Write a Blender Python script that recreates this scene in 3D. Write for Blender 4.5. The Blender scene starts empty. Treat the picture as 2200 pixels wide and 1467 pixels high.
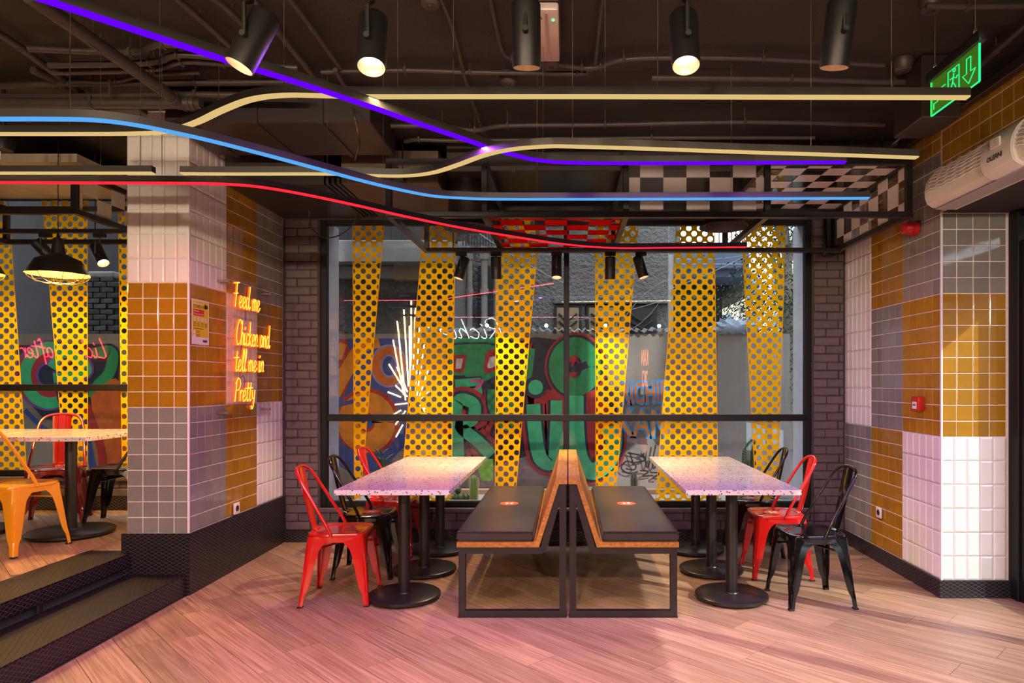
import bpy, bmesh, math, random
from mathutils import Vector, Matrix
R = math.radians
random.seed(11)
scene = bpy.context.scene
C = scene.collection

# ------------------------------------------------------------------ camera
F, VU, VV, CAMZ = 1467.0, 1220.0, 822.0, 1.40
cam = bpy.data.cameras.new('camera'); cam_o = bpy.data.objects.new('camera', cam); C.objects.link(cam_o)
cam.sensor_width = 36.0; cam.lens = 36.0 * F / 2200.0
cam.shift_x = -(VU - 1100) / 2200.0; cam.shift_y = (VV - 733.5) / 2200.0
cam_o.location = (0, 0, CAMZ); cam_o.rotation_euler = (R(90), 0, 0)
REAR_FILL, PINK_FILL = 140, 22     # powers of the fill lamps added behind the camera
cam.clip_start = 0.02; cam.clip_end = 300
scene.camera = cam_o

# ------------------------------------------------------------------ world, sun, exposure
w = bpy.data.worlds.new('sky'); scene.world = w; w.use_nodes = True
nt = w.node_tree; nt.nodes.clear()
out = nt.nodes.new('ShaderNodeOutputWorld'); bg = nt.nodes.new('ShaderNodeBackground')
bg.inputs[0].default_value = (0.80, 0.89, 1.0, 1); bg.inputs[1].default_value = 4.3
nt.links.new(bg.outputs[0], out.inputs[0])
sun = bpy.data.lights.new('sun', 'SUN'); sun.energy = 3.6; sun.angle = R(0.6); sun.color = (1.0, 0.94, 0.84)
sun_o = bpy.data.objects.new('sun', sun); C.objects.link(sun_o)
sun_o.location = (10, -6, 12)
sun_o.rotation_euler = Vector((-1.0, 0.72, -0.83)).to_track_quat('-Z', 'Y').to_euler()
vs = scene.view_settings
vs.view_transform = 'Standard'; vs.look = 'None'; vs.gamma = 1; vs.use_curve_mapping = False; vs.exposure = 0.28

# ------------------------------------------------------------------ helpers
def at(u, v, Y):            # photo pixel at a known distance -> place
    return Vector(((u - VU) * Y / F, Y, CAMZ - (v - VV) * Y / F))
def onz(u, v, z):           # photo pixel on a known height -> place
    Y = (z - CAMZ) * F / (VV - v)
    return Vector(((u - VU) * Y / F, Y, z))

def box(bm, x0, x1, y0, y1, z0, z1, bev=0.0, seg=1):
    g = bmesh.ops.create_cube(bm, size=1.0)
    for v in g['verts']:
        v.co = Vector(((x0 + x1) / 2 + v.co.x * (x1 - x0), (y0 + y1) / 2 + v.co.y * (y1 - y0), (z0 + z1) / 2 + v.co.z * (z1 - z0)))
    if bev > 0:
        es = list({e for v in g['verts'] for e in v.link_edges})
        bmesh.ops.bevel(bm, geom=es, offset=bev, segments=seg, affect='EDGES', profile=0.5)
    return g['verts']

def frames(pts, up=Vector((0, 0, 1))):
    n = len(pts); T = []
    for i in range(n):
        a = pts[max(i - 1, 0)]; b = pts[min(i + 1, n - 1)]
        t = (b - a); T.append(t.normalized() if t.length > 1e-9 else Vector((0, 0, 1)))
    u = up if abs(T[0].dot(up)) < 0.95 else Vector((1, 0, 0))
    N = [(u - T[0] * u.dot(T[0])).normalized()]
    for i in range(1, n):
        q = N[-1] - T[i] * N[-1].dot(T[i])
        N.append(q.normalized() if q.length > 1e-6 else N[-1])
    return T, N

def tube(bm, pts, r, seg=8, caps=True):
    pts = [Vector(p) for p in pts]
    rs = r if isinstance(r, (list, tuple)) else [r] * len(pts)
    T, N = frames(pts); rings = []
    for p, t, n, rr in zip(pts, T, N, rs):
        b = t.cross(n)
        rings.append([bm.verts.new(p + (n * math.cos(2 * math.pi * k / seg) + b * math.sin(2 * math.pi * k / seg)) * rr) for k in range(seg)])
    for a, b in zip(rings, rings[1:]):
        for k in range(seg):
            bm.faces.new((a[k], a[(k + 1) % seg], b[(k + 1) % seg], b[k]))
    if caps:
        bm.faces.new(rings[0][::-1]); bm.faces.new(rings[-1])
    return rings

def lathe(bm, prof, seg=32, center=(0, 0, 0), mtx=None):
    c = Vector(center); rings = []
    for r, z in prof:
        if r < 1e-6:
            p = Vector((0, 0, z)); p = (mtx @ p) if mtx else p
            rings.append([bm.verts.new(c + p)])
        else:
            ring = []
            for k in range(seg):
                p = Vector((r * math.cos(2 * math.pi * k / seg), r * math.sin(2 * math.pi * k / seg), z))
                p = (mtx @ p) if mtx else p
                ring.append(bm.verts.new(c + p))
            rings.append(ring)
    for a, b in zip(rings, rings[1:]):
        for k in range(seg):
            q = []
            for v in (a[k % len(a)], a[(k + 1) % len(a)], b[(k + 1) % len(b)], b[k % len(b)]):
                if v not in q: q.append(v)
            if len(q) >= 3: bm.faces.new(q)

def prism(bm, poly, fn, d0, d1):     # polygon (a,b) and depths -> fn(a,b,d)
    A = [bm.verts.new(fn(a, b, d0)) for a, b in poly]; B = [bm.verts.new(fn(a, b, d1)) for a, b in poly]
    bm.faces.new(A[::-1]); bm.faces.new(B); n = len(poly)
    for i in range(n): bm.faces.new((A[i], A[(i + 1) % n], B[(i + 1) % n], B[i]))

def quad(bm, *p):
    bm.faces.new([bm.verts.new(Vector(q)) for q in p])

def crom(pts, n=8, closed=False):     # smooth path through points
    pts = [Vector(p) for p in pts]; o = []
    for i in range(len(pts) - 1):
        p0 = pts[max(i - 1, 0)]; p1 = pts[i]; p2 = pts[i + 1]; p3 = pts[min(i + 2, len(pts) - 1)]
        for k in range(n):
            t = k / n
            o.append(0.5 * ((2 * p1) + (p2 - p0) * t + (2 * p0 - 5 * p1 + 4 * p2 - p3) * t * t + (3 * p1 - p0 - 3 * p2 + p3) * t ** 3))
    o.append(pts[-1]); return o

def mesh_of(bm, name, mat, smooth=False):
    bmesh.ops.recalc_face_normals(bm, faces=bm.faces[:])
    me = bpy.data.meshes.new(name); bm.to_mesh(me); bm.free()
    if mat: me.materials.append(mat)
    if smooth:
        me.polygons.foreach_set('use_smooth', [True] * len(me.polygons))
        me.set_sharp_from_angle(angle=R(38))
    return me

XF = {}
def thing(name, label, cat, loc=(0, 0, 0), rz=0.0, group=None, kind=None):
    o = bpy.data.objects.new(name, None); C.objects.link(o); o.empty_display_size = 0.1
    o.location = loc; o.rotation_euler = (0, 0, rz)
    tag(o, label, cat, group, kind)
    XF[o.name] = Matrix.Translation(Vector(loc)) @ Matrix.Rotation(rz, 4, 'Z')
    return o
def tag(o, label=None, cat=None, group=None, kind=None):
    if label: o['label'] = label
    if cat: o['category'] = cat
    if group: o['group'] = group
    if kind: o['kind'] = kind
    return o
def part(name, bm, mat, parent=None, smooth=False, world=False):
    me = bm if isinstance(bm, bpy.types.Mesh) else mesh_of(bm, name, mat, smooth)
    if world and parent is not None:
        p = parent
        while p is not None and p.name not in XF: p = p.parent
        if p is not None: me.transform(XF[p.name].inverted())
    o = bpy.data.objects.new(name, me); C.objects.link(o)
    if parent is not None: o.parent = parent
    return o
def piece(name, me, parent, loc, rot=(0, 0, 0), scale=None):
    o = bpy.data.objects.new(name, me); C.objects.link(o); o.parent = parent
    o.location = loc; o.rotation_euler = rot
    if scale: o.scale = scale
    return o
def struct(name, bm, mat, label, smooth=False):
    o = part(name, bm, mat, None, smooth); o['kind'] = 'structure'; o['label'] = label
    return o
def dup(root, loc, rz, label, group=None):
    r = root.copy(); C.objects.link(r); r.location = loc; r.rotation_euler = (0, 0, rz); r['label'] = label
    if group: r['group'] = group
    for ch in list(root.children):
        c = ch.copy(); C.objects.link(c); c.parent = r
        for g in list(ch.children):
            d = g.copy(); C.objects.link(d); d.parent = c
    return r
BM = bmesh.new

# ------------------------------------------------------------------ materials
def mat(name, col, rough=0.5, metal=0.0, noise=0.0, nscale=8.0, bump=0.0, bscale=40.0, rand=0.0, coat=0.0, emit=None, estr=0.0, spec=0.5):
    m = bpy.data.materials.new(name); m.use_nodes = True; t = m.node_tree; p = t.nodes['Principled BSDF']
    p.inputs['Base Color'].default_value = (*col, 1); p.inputs['Roughness'].default_value = rough
    p.inputs['Metallic'].default_value = metal; p.inputs['Coat Weight'].default_value = coat
    p.inputs['Specular IOR Level'].default_value = spec; p.inputs['Coat Roughness'].default_value = 0.06
    if emit:
        p.inputs['Emission Color'].default_value = (*emit, 1); p.inputs['Emission Strength'].default_value = estr
    if noise or bump or rand:
        tc = t.nodes.new('ShaderNodeTexCoord')
    last = None
    if noise:
        n = t.nodes.new('ShaderNodeTexNoise'); n.inputs['Scale'].default_value = nscale; n.inputs['Detail'].default_value = 5
        t.links.new(tc.outputs['Object'], n.inputs['Vector'])
        mr = t.nodes.new('ShaderNodeMapRange'); mr.inputs[3].default_value = 1 - noise; mr.inputs[4].default_value = 1 + noise
        mr.inputs[1].default_value = 0.25; mr.inputs[2].default_value = 0.75
        t.links.new(n.outputs[0], mr.inputs[0]); last = mr.outputs[0]
    if rand:
        oi = t.nodes.new('ShaderNodeObjectInfo'); mr2 = t.nodes.new('ShaderNodeMapRange')
        mr2.inputs[3].default_value = 1 - rand; mr2.inputs[4].default_value = 1 + rand
        t.links.new(oi.outputs['Random'], mr2.inputs[0])
        if last is not None:
            mm = t.nodes.new('ShaderNodeMath'); mm.operation = 'MULTIPLY'
            t.links.new(last, mm.inputs[0]); t.links.new(mr2.outputs[0], mm.inputs[1]); last = mm.outputs[0]
        else: last = mr2.outputs[0]
    if last is not None:
        vm = t.nodes.new('ShaderNodeVectorMath'); vm.operation = 'SCALE'; vm.inputs[0].default_value = col
        t.links.new(last, vm.inputs['Scale']); t.links.new(vm.outputs[0], p.inputs['Base Color'])
    if bump:
        n2 = t.nodes.new('ShaderNodeTexNoise'); n2.inputs['Scale'].default_value = bscale; n2.inputs['Detail'].default_value = 4
        t.links.new(tc.outputs['Object'], n2.inputs['Vector'])
        b = t.nodes.new('ShaderNodeBump'); b.inputs['Strength'].default_value = bump; b.inputs['Distance'].default_value = 0.01
        t.links.new(n2.outputs[0], b.inputs['Height']); t.links.new(b.outputs[0], p.inputs['Normal'])
    return m

def emis(name, col, s):
    m = bpy.data.materials.new(name); m.use_nodes = True; t = m.node_tree; t.nodes.clear()
    o = t.nodes.new('ShaderNodeOutputMaterial'); e = t.nodes.new('ShaderNodeEmission')
    e.inputs[0].default_value = (*col, 1); e.inputs[1].default_value = s
    t.links.new(e.outputs[0], o.inputs[0]); return m

def quiet(m):
    m.cycles.emission_sampling = 'NONE'; return m

def clear(name, tint, refl=0.08, rough=0.02, fres=1.45):
    m = bpy.data.materials.new(name); m.use_nodes = True; t = m.node_tree; t.nodes.clear()
    o = t.nodes.new('ShaderNodeOutputMaterial'); tr = t.nodes.new('ShaderNodeBsdfTransparent'); gl = t.nodes.new('ShaderNodeBsdfGlossy')
    tr.inputs[0].default_value = (*tint, 1); gl.inputs['Roughness'].default_value = rough; gl.inputs[0].default_value = (1, 1, 1, 1)
    f = t.nodes.new('ShaderNodeLayerWeight'); f.inputs[0].default_value = 0.5
    pw = t.nodes.new('ShaderNodeMath'); pw.operation = 'POWER'; pw.inputs[1].default_value = 5.0; t.links.new(f.outputs['Facing'], pw.inputs[0])
    ad = t.nodes.new('ShaderNodeMath'); ad.operation = 'MULTIPLY_ADD'; ad.inputs[1].default_value = 0.5; ad.inputs[2].default_value = refl * 0.5
    mx = t.nodes.new('ShaderNodeMixShader')
    t.links.new(pw.outputs[0], ad.inputs[0]); t.links.new(ad.outputs[0], mx.inputs[0])
    t.links.new(tr.outputs[0], mx.inputs[1]); t.links.new(gl.outputs[0], mx.inputs[2]); t.links.new(mx.outputs[0], o.inputs[0])
    return m

def diamond(name, ax, w=0.046, h=0.025, ridge_c=.070, rough=.36):
    """black pressed plate with a raised diamond net, laid in the plane of two object axes"""
    m = mat(name, (0.022, 0.020, 0.023), rough, 0.0, noise=0.35, nscale=14); t = m.node_tree; p = t.nodes['Principled BSDF']
    tc = t.nodes.new('ShaderNodeTexCoord'); sx = t.nodes.new('ShaderNodeSeparateXYZ'); t.links.new(tc.outputs['Object'], sx.inputs[0])
    def M(op, a, b=None):
        n = t.nodes.new('ShaderNodeMath'); n.operation = op
        for i, q in enumerate((a, b)):
            if q is None: continue
            if isinstance(q, (int, float)): n.inputs[i].default_value = q
            else: t.links.new(q, n.inputs[i])
        return n.outputs[0]
    a = M('DIVIDE', sx.outputs[ax[0]], w); b = M('DIVIDE', sx.outputs[ax[1]], h)
    def ridge(q): return M('ABSOLUTE', M('SUBTRACT', M('FRACT', q), 0.5))
    hgt = M('MAXIMUM', ridge(M('ADD', a, b)), ridge(M('SUBTRACT', a, b)))
    mr = t.nodes.new('ShaderNodeMapRange'); mr.inputs[1].default_value = 0.38; mr.inputs[2].default_value = 0.45; t.links.new(hgt, mr.inputs[0])
    mc = t.nodes.new('ShaderNodeMix'); mc.data_type = 'RGBA'; mc.inputs[6].default_value = (.009, .0075, .009, 1); mc.inputs[7].default_value = (ridge_c, ridge_c * .9, ridge_c, 1)  # ridges coloured paler for wear and for the light they catch
    t.links.new(mr.outputs[0], mc.inputs[0]); t.links.new(mc.outputs[2], p.inputs['Base Color'])
    bp = t.nodes.new('ShaderNodeBump'); bp.inputs['Strength'].default_value = 1.0; bp.inputs['Distance'].default_value = 0.006
    t.links.new(mr.outputs[0], bp.inputs['Height']); t.links.new(bp.outputs[0], p.inputs['Normal'])
    return m

def wood(name, c1, c2, rough=0.38, rand=0.16, sc=(0.5, 15.0, 15.0)):
    m = bpy.data.materials.new(name); m.use_nodes = True; t = m.node_tree; p = t.nodes['Principled BSDF']
    tc = t.nodes.new('ShaderNodeTexCoord'); oi = t.nodes.new('ShaderNodeObjectInfo')
    ad = t.nodes.new('ShaderNodeVectorMath'); ad.operation = 'MULTIPLY_ADD'
    cb = t.nodes.new('ShaderNodeCombineXYZ')
    mu = t.nodes.new('ShaderNodeMath'); mu.operation = 'MULTIPLY'; mu.inputs[1].default_value = 37.0
    t.links.new(oi.outputs['Random'], mu.inputs[0])
    for i in range(3): t.links.new(mu.outputs[0], cb.inputs[i])
    ad.inputs[1].default_value = sc
    t.links.new(tc.outputs['Object'], ad.inputs[0]); t.links.new(cb.outputs[0], ad.inputs[2])
    n = t.nodes.new('ShaderNodeTexNoise'); n.inputs['Scale'].default_value = 1.3; n.inputs['Detail'].default_value = 7; n.inputs['Distortion'].default_value = 0.9
    t.links.new(ad.outputs[0], n.inputs['Vector'])
    wv = t.nodes.new('ShaderNodeMath'); wv.operation = 'MULTIPLY'; wv.inputs[1].default_value = 22.0; t.links.new(n.outputs[0], wv.inputs[0])
    sn = t.nodes.new('ShaderNodeMath'); sn.operation = 'SINE'; t.links.new(wv.outputs[0], sn.inputs[0])
    n2 = t.nodes.new('ShaderNodeTexNoise'); n2.inputs['Scale'].default_value = 6.0; n2.inputs['Detail'].default_value = 6
    t.links.new(ad.outputs[0], n2.inputs['Vector'])
    mx = t.nodes.new('ShaderNodeMath'); mx.operation = 'MULTIPLY_ADD'; mx.inputs[1].default_value = 0.085
    t.links.new(sn.outputs[0], mx.inputs[0]); t.links.new(n2.outputs[0], mx.inputs[2])
    cr = t.nodes.new('ShaderNodeValToRGB'); cr.color_ramp.elements[0].position = 0.28; cr.color_ramp.elements[1].position = 0.72
    cr.color_ramp.elements[0].color = (*c1, 1); cr.color_ramp.elements[1].color = (*c2, 1)
    t.links.new(mx.outputs[0], cr.inputs[0])
    mr = t.nodes.new('ShaderNodeMapRange'); mr.inputs[3].default_value = 1 - rand; mr.inputs[4].default_value = 1 + rand
    t.links.new(oi.outputs['Random'], mr.inputs[0])
    vm = t.nodes.new('ShaderNodeVectorMath'); vm.operation = 'SCALE'
    t.links.new(cr.outputs[0], vm.inputs[0]); t.links.new(mr.outputs[0], vm.inputs['Scale']); t.links.new(vm.outputs[0], p.inputs['Base Color'])
    p.inputs['Roughness'].default_value = rough
    bp = t.nodes.new('ShaderNodeBump'); bp.inputs['Strength'].default_value = 0.12; bp.inputs['Distance'].default_value = 0.002
    t.links.new(mx.outputs[0], bp.inputs['Height']); t.links.new(bp.outputs[0], p.inputs['Normal'])
    return m

def terrazzo(name):
    m = bpy.data.materials.new(name); m.use_nodes = True; t = m.node_tree; p = t.nodes['Principled BSDF']
    tc = t.nodes.new('ShaderNodeTexCoord'); col = None; base = (0.66, 0.61, 0.58, 1)
    prev = None
    for i, (sc, th, c) in enumerate(((70, 0.30, (0.10, 0.07, 0.08, 1)), (45, 0.26, (0.30, 0.22, 0.20, 1)), (110, 0.34, (0.25, 0.21, 0.24, 1)))):
        v = t.nodes.new('ShaderNodeTexVoronoi'); v.inputs['Scale'].default_value = sc; v.inputs['Randomness'].default_value = 1.0
        mp = t.nodes.new('ShaderNodeMapping'); mp.inputs['Location'].default_value = (i * 3.1, i * 1.7, i); mp.inputs['Rotation'].default_value = (0.3, 0.5, i)
        t.links.new(tc.outputs['Object'], mp.inputs[0]); t.links.new(mp.outputs[0], v.inputs['Vector'])
        sp = t.nodes.new('ShaderNodeSeparateColor'); t.links.new(v.outputs['Color'], sp.inputs[0])
        a = t.nodes.new('ShaderNodeMath'); a.operation = 'LESS_THAN'; a.inputs[1].default_value = th; t.links.new(sp.outputs[0], a.inputs[0])
        b = t.nodes.new('ShaderNodeMath'); b.operation = 'LESS_THAN'; b.inputs[1].default_value = 0.34; t.links.new(v.outputs['Distance'], b.inputs[0])
        k = t.nodes.new('ShaderNodeMath'); k.operation = 'MULTIPLY'; t.links.new(a.outputs[0], k.inputs[0]); t.links.new(b.outputs[0], k.inputs[1])
        mx = t.nodes.new('ShaderNodeMix'); mx.data_type = 'RGBA'; t.links.new(k.outputs[0], mx.inputs[0])
        if prev is None: mx.inputs[6].default_value = base
        else: t.links.new(prev, mx.inputs[6])
        mx.inputs[7].default_value = c; prev = mx.outputs[2]
    t.links.new(prev, p.inputs['Base Color']); p.inputs['Roughness'].default_value = 0.12
    return m

def film(name, col, trans):
    m = bpy.data.materials.new(name); m.use_nodes = True; t = m.node_tree; t.nodes.clear()
    o = t.nodes.new('ShaderNodeOutputMaterial'); d = t.nodes.new('ShaderNodeBsdfDiffuse'); tr = t.nodes.new('ShaderNodeBsdfTranslucent')
    d.inputs[0].default_value = (*col, 1); tr.inputs[0].default_value = (*col, 1)
    mx = t.nodes.new('ShaderNodeMixShader'); mx.inputs[0].default_value = trans
    t.links.new(d.outputs[0], mx.inputs[1]); t.links.new(tr.outputs[0], mx.inputs[2]); t.links.new(mx.outputs[0], o.inputs[0])
    return m

M = {}
M['floor'] = wood('floor_oak', (0.265, 0.150, 0.085), (0.50, 0.325, 0.210), 0.36, 0.17)
M['floor_base'] = mat('floor_joint', (0.10, 0.07, 0.05), 0.8, noise=0.2)
M['oak'] = wood('bench_oak', (0.25, 0.092, 0.012), (0.46, 0.20, 0.034), 0.42, 0.08, (9.0, 1.6, 14.0))
M['ceiling'] = mat('ceiling_paint', (0.026, 0.020, 0.0185), 0.75, noise=0.25, nscale=3, bump=0.35, bscale=60)
M['pipe'] = mat('pipe_paint', (0.050, 0.038, 0.032), 0.45, noise=0.2, nscale=12)
M['black'] = mat('black_powder_coat', (0.014, 0.012, 0.013), 0.38, noise=0.1)
M['blackmetal'] = mat('black_steel', (0.013, 0.010, 0.011), 0.36, noise=0.15, nscale=20)
M['spot'] = mat('spot_housing', (0.008, 0.007, 0.0065), 0.45, spec=0.35)
M['rail'] = mat('rail_aluminium', (0.028, 0.023, 0.020), 0.45, noise=0.15, nscale=6)
M['grout'] = mat('grout', (0.80, 0.72, 0.67), 0.8, noise=0.08, nscale=30)
M['t_grey'] = mat('grey_glaze', (0.235, 0.225, 0.205), 0.09, rand=0.09, noise=0.06, nscale=20, bump=0.06, bscale=14, spec=0.6)
M['t_ochre'] = mat('ochre_glaze', (0.37, 0.185, 0.012), 0.08, rand=0.10, noise=0.10, nscale=16, bump=0.06, bscale=14, spec=0.6)
M['t_white'] = mat('white_glaze', (0.78, 0.76, 0.74), 0.10, rand=0.03, bump=0.05, bscale=14, spec=0.6)
M['brick'] = mat('painted_brick', (0.115, 0.085, 0.090), 0.6, rand=0.10, noise=0.12, nscale=20, bump=0.5, bscale=45)
M['mortar'] = mat('painted_mortar', (0.055, 0.042, 0.044), 0.8, noise=0.15, nscale=30, bump=0.3)
M['winframe'] = mat('window_frame_black', (0.007, 0.0065, 0.0075), 0.5, spec=0.25)
M['glass'] = clear('window_glass', (0.96, 0.98, 0.98), 0.07, 0.0)
M['acrylic'] = clear('clear_acrylic', (0.95, 0.94, 0.94), 0.10, 0.02)
M['film'] = film('yellow_film', (0.98, 0.52, 0.006), 0.40)
M['terrazzo'] = terrazzo('terrazzo')
M['red'] = mat('red_lacquer', (0.56, 0.010, 0.008), 0.16, coat=0.6, noise=0.04)
M['blackgloss'] = mat('black_lacquer', (0.005, 0.0045, 0.0045), 0.10, coat=0.2)
M['yellow'] = mat('yellow_lacquer', (0.80, 0.33, 0.012), 0.2, coat=0.5, noise=0.05)
M['rubber'] = mat('rubber', (0.012, 0.012, 0.012), 0.8)
M['leather'] = mat('black_leatherette', (0.026, 0.018, 0.019), 0.38, noise=0.2, nscale=5, bump=0.10, bscale=220)
M['sticker'] = mat('sticker_red', (0.75, 0.065, 0.015), 0.45)
M['white'] = mat('white_plastic', (0.78, 0.77, 0.75), 0.35)
M['whitegloss'] = mat('white_acrylic', (0.80, 0.76, 0.72), 0.15, rand=0.02)
M['redgloss'] = film('red_acrylic', (0.85, 0.015, 0.012), 0.45)
M['firered'] = mat('alarm_red', (0.45, 0.012, 0.014), 0.3)
M['steel'] = mat('brushed_steel', (0.62, 0.60, 0.58), 0.28, 1.0)
M['wire'] = mat('steel_wire', (0.35, 0.30, 0.26), 0.35, 0.9)
M['dplXZ'] = diamond('plate_front', (0, 2)); M['dplYZ'] = diamond('plate_side', (1, 2)); M['dplXY'] = diamond('plate_tread', (0, 1), 0.030, 0.056, .030, .55); M['dplXY'].node_tree.nodes['Principled BSDF'].inputs['Specular IOR Level'].default_value = 0.2
M['reveal'] = mat('grey_reveal', (0.36, 0.38, 0.42), .7, noise=.1)
M['plaster'] = mat('dark_plaster', (0.16, 0.12, 0.11), 0.8, noise=0.15, nscale=2, bump=0.2)
M['ledw'] = quiet(emis('led_warm', (1.0, 0.70, 0.27), 0.62))
M['ledb'] = quiet(emis('led_blue', (0.09, 0.36, 0.80), 0.95))
M['ledp'] = quiet(emis('led_violet', (0.105, 0.0, 1.0), 1.15))
M['ledr'] = quiet(emis('led_red', (1.0, 0.022, 0.042), 1.0))
M['neon'] = emis('neon_halo', (1.0, 0.115, 0.006), 1.55)  # wider orange tube stands in for the halo round the core
M['neoncore'] = quiet(emis('neon_core', (1.0, 0.56, 0.06), 1.7))
M['lens'] = quiet(emis('lamp_lens', (1.0, 0.86, 0.62), 9.0))
M['lensdim'] = quiet(emis('lamp_lens_dim', (1.0, 0.72, 0.38), 0.7))
M['bulb'] = quiet(emis('bulb_glow', (1.0, 0.66, 0.2), 30.0))
scene.cycles.use_denoising = True
scene.cycles.transparent_max_bounces = 16
scene.cycles.max_bounces = 6; scene.cycles.diffuse_bounces = 3; scene.cycles.glossy_bounces = 3; scene.cycles.transmission_bounces = 2
scene.cycles.use_adaptive_sampling = True; scene.cycles.adaptive_threshold = 0.08
scene.cycles.sample_clamp_indirect = 4.0; scene.cycles.caustics_reflective = False; scene.cycles.caustics_refractive = False; scene.cycles.light_sampling_threshold = 0.03

# ================================================================== the setting
WY = 6.0                    # window wall
XL, XR = -2.50, 2.43        # side walls of the bay
YP, YR = 4.51, 4.45         # fronts of the two pillars
PZ = 0.28                   # raised floor
CZ = 3.20                   # ceiling

# ---- floors
bm = BM(); box(bm, -2.9, 6.5, -2.0, WY + 0.05, -0.12, -0.004)
floor = struct('floor', bm, M['floor_base'], 'oak plank floor laid diagonally through the dining bay')
bm = BM(); box(bm, -12.0, -3.20, -2.0, WY + 0.05, 0.0, PZ - 0.004)
floor_up = struct('floor_raised', bm, M['floor_base'], 'raised oak plank floor at the top of the two black steps')

def clip_poly(poly, rect):
    x0, x1, y0, y1 = rect
    for ax, val, sg in ((0, x0, 1), (0, x1, -1), (1, y0, 1), (1, y1, -1)):
        o = []
        for i in range(len(poly)):
            a, b = poly[i], poly[(i + 1) % len(poly)]
            da, db = sg * (a[ax] - val), sg * (b[ax] - val)
            if da >= 0: o.append(a)
            if (da >= 0) != (db >= 0):
                t = da / (da - db); o.append((a[0] + (b[0] - a[0]) * t, a[1] + (b[1] - a[1]) * t))
        poly = o
        if len(poly) < 3: return []
    return poly

def planks(parent, rect, z, ang, width=0.195, length=1.2, seed=1):
    rn = random.Random(seed); ca, sa = math.cos(ang), math.sin(ang)
    cx, cy = (rect[0] + rect[1]) / 2, (rect[2] + rect[3]) / 2
    rad = math.hypot(rect[1] - rect[0], rect[3] - rect[2]) / 2 + length
    n = int(rad / width) + 2; k = 0
    for j in range(-n, n):
        off = rn.random() * length
        i0 = -int(rad / length) - 2
        for i in range(i0, -i0):
            a0 = i * length + off; b0 = j * width; g = 0.0014
            loc = [(a0 + g, b0 + g), (a0 + length - g, b0 + g), (a0 + length - g, b0 + width - g), (a0 + g, b0 + width - g)]
            wpt = [(cx + ca * a - sa * b, cy + sa * a + ca * b) for a, b in loc]
            cp = clip_poly(wpt, rect)
            if len(cp) < 3: continue
            mx = sum(p[0] for p in cp) / len(cp); my = sum(p[1] for p in cp) / len(cp)
            lp = [(ca * (x - mx) + sa * (y - my), -sa * (x - mx) + ca * (y - my)) for x, y in cp]
            ar = abs(sum(lp[q][0] * lp[(q + 1) % len(lp)][1] - lp[(q + 1) % len(lp)][0] * lp[q][1] for q in range(len(lp)))) / 2
            if ar < 0.002: continue
            b2 = BM(); prism(b2, lp, lambda a, b, d: Vector((a, b, d)), -0.0035, 0.0)
            o = part('plank', b2, M['floor'], parent); o.location = (mx, my, z); o.rotation_euler = (0, 0, ang); k += 1
    return k
planks(floor, (XL, 3.85, 1.2, WY), 0.0, R(-45), seed=5)
planks(floor_up, (-6.0, -3.20, 3.0, WY), PZ, R(-45), seed=8)
bm = BM(); box(bm, -3.2, -2.9, YP + 0.04, WY + 0.05, 0.0, PZ - 0.004); part('floor_base', bm, M['floor_base'], floor_up)
planks(floor_up, (-3.197, -2.92, YP + 0.045, WY), PZ, R(-45), seed=9)
bm = BM(); box(bm, XL, 3.85, -2.0, 1.198, -0.0035, 0.0)
o = part('planking_behind', bm, M['floor'], floor)

# ---- steps clad in diamond plate
bm = BM(); box(bm, -2.86, XL - 0.02, -2.0, YP - 0.005, 0.0, 0.128)
st = struct('step_lower', bm, M['mortar'], 'lower black diamond plate step below the raised floor')
def plate(name, m, parent, x0, x1, y0, y1, z0, z1):
    b = BM(); box(b, x0, x1, y0, y1, z0, z1, 0.002); o = part(name, b, m, parent); return o
plate('tread', M['dplXY'], st, -2.90, XL - 0.014, -2.0, YP - 0.005, 0.128, 0.138)
plate('riser', M['dplYZ'], st, XL - 0.022, XL - 0.014, -2.0, YP - 0.005, 0.0, 0.128)
bm = BM(); box(bm, -3.19, -2.94, -2.0, YP - 0.005, 0.0, PZ - 0.012)
st2 = struct('step_upper', bm, M['mortar'], 'upper black diamond plate step edging the raised floor')
plate('tread', M['dplXY'], st2, -3.195, -2.875, -2.0, YP + 0.04, PZ - 0.012, PZ + 0.001)
plate('nosing', M['dplYZ'], st2, -2.885, -2.873, -2.0, YP - 0.005, PZ - 0.085, PZ - 0.012)
for yy in (3.75, 2.4):
    b = BM(); tube(b, [(-2.905, yy, 0.138), (-2.905, yy, PZ - 0.05)], 0.017, 10); part('support_post', b, M['blackmetal'], st2, True)

# ---- ceiling
bm = BM(); box(bm, -12.2, 3.9, -2.2, WY + 0.3, CZ, CZ + 0.3)
struct('ceiling', bm, M['ceiling'], 'rough dark brown painted concrete ceiling')
bm = BM(); box(bm, -12.2, 3.0, -12.0, WY + 0.3, CZ + 0.3, 14.0)
struct('roof_shade_mass', bm, M['plaster'], 'unseen upper mass added above the dining bay to shade the alley')  # unseen mass added to keep the sun off the alley

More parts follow.
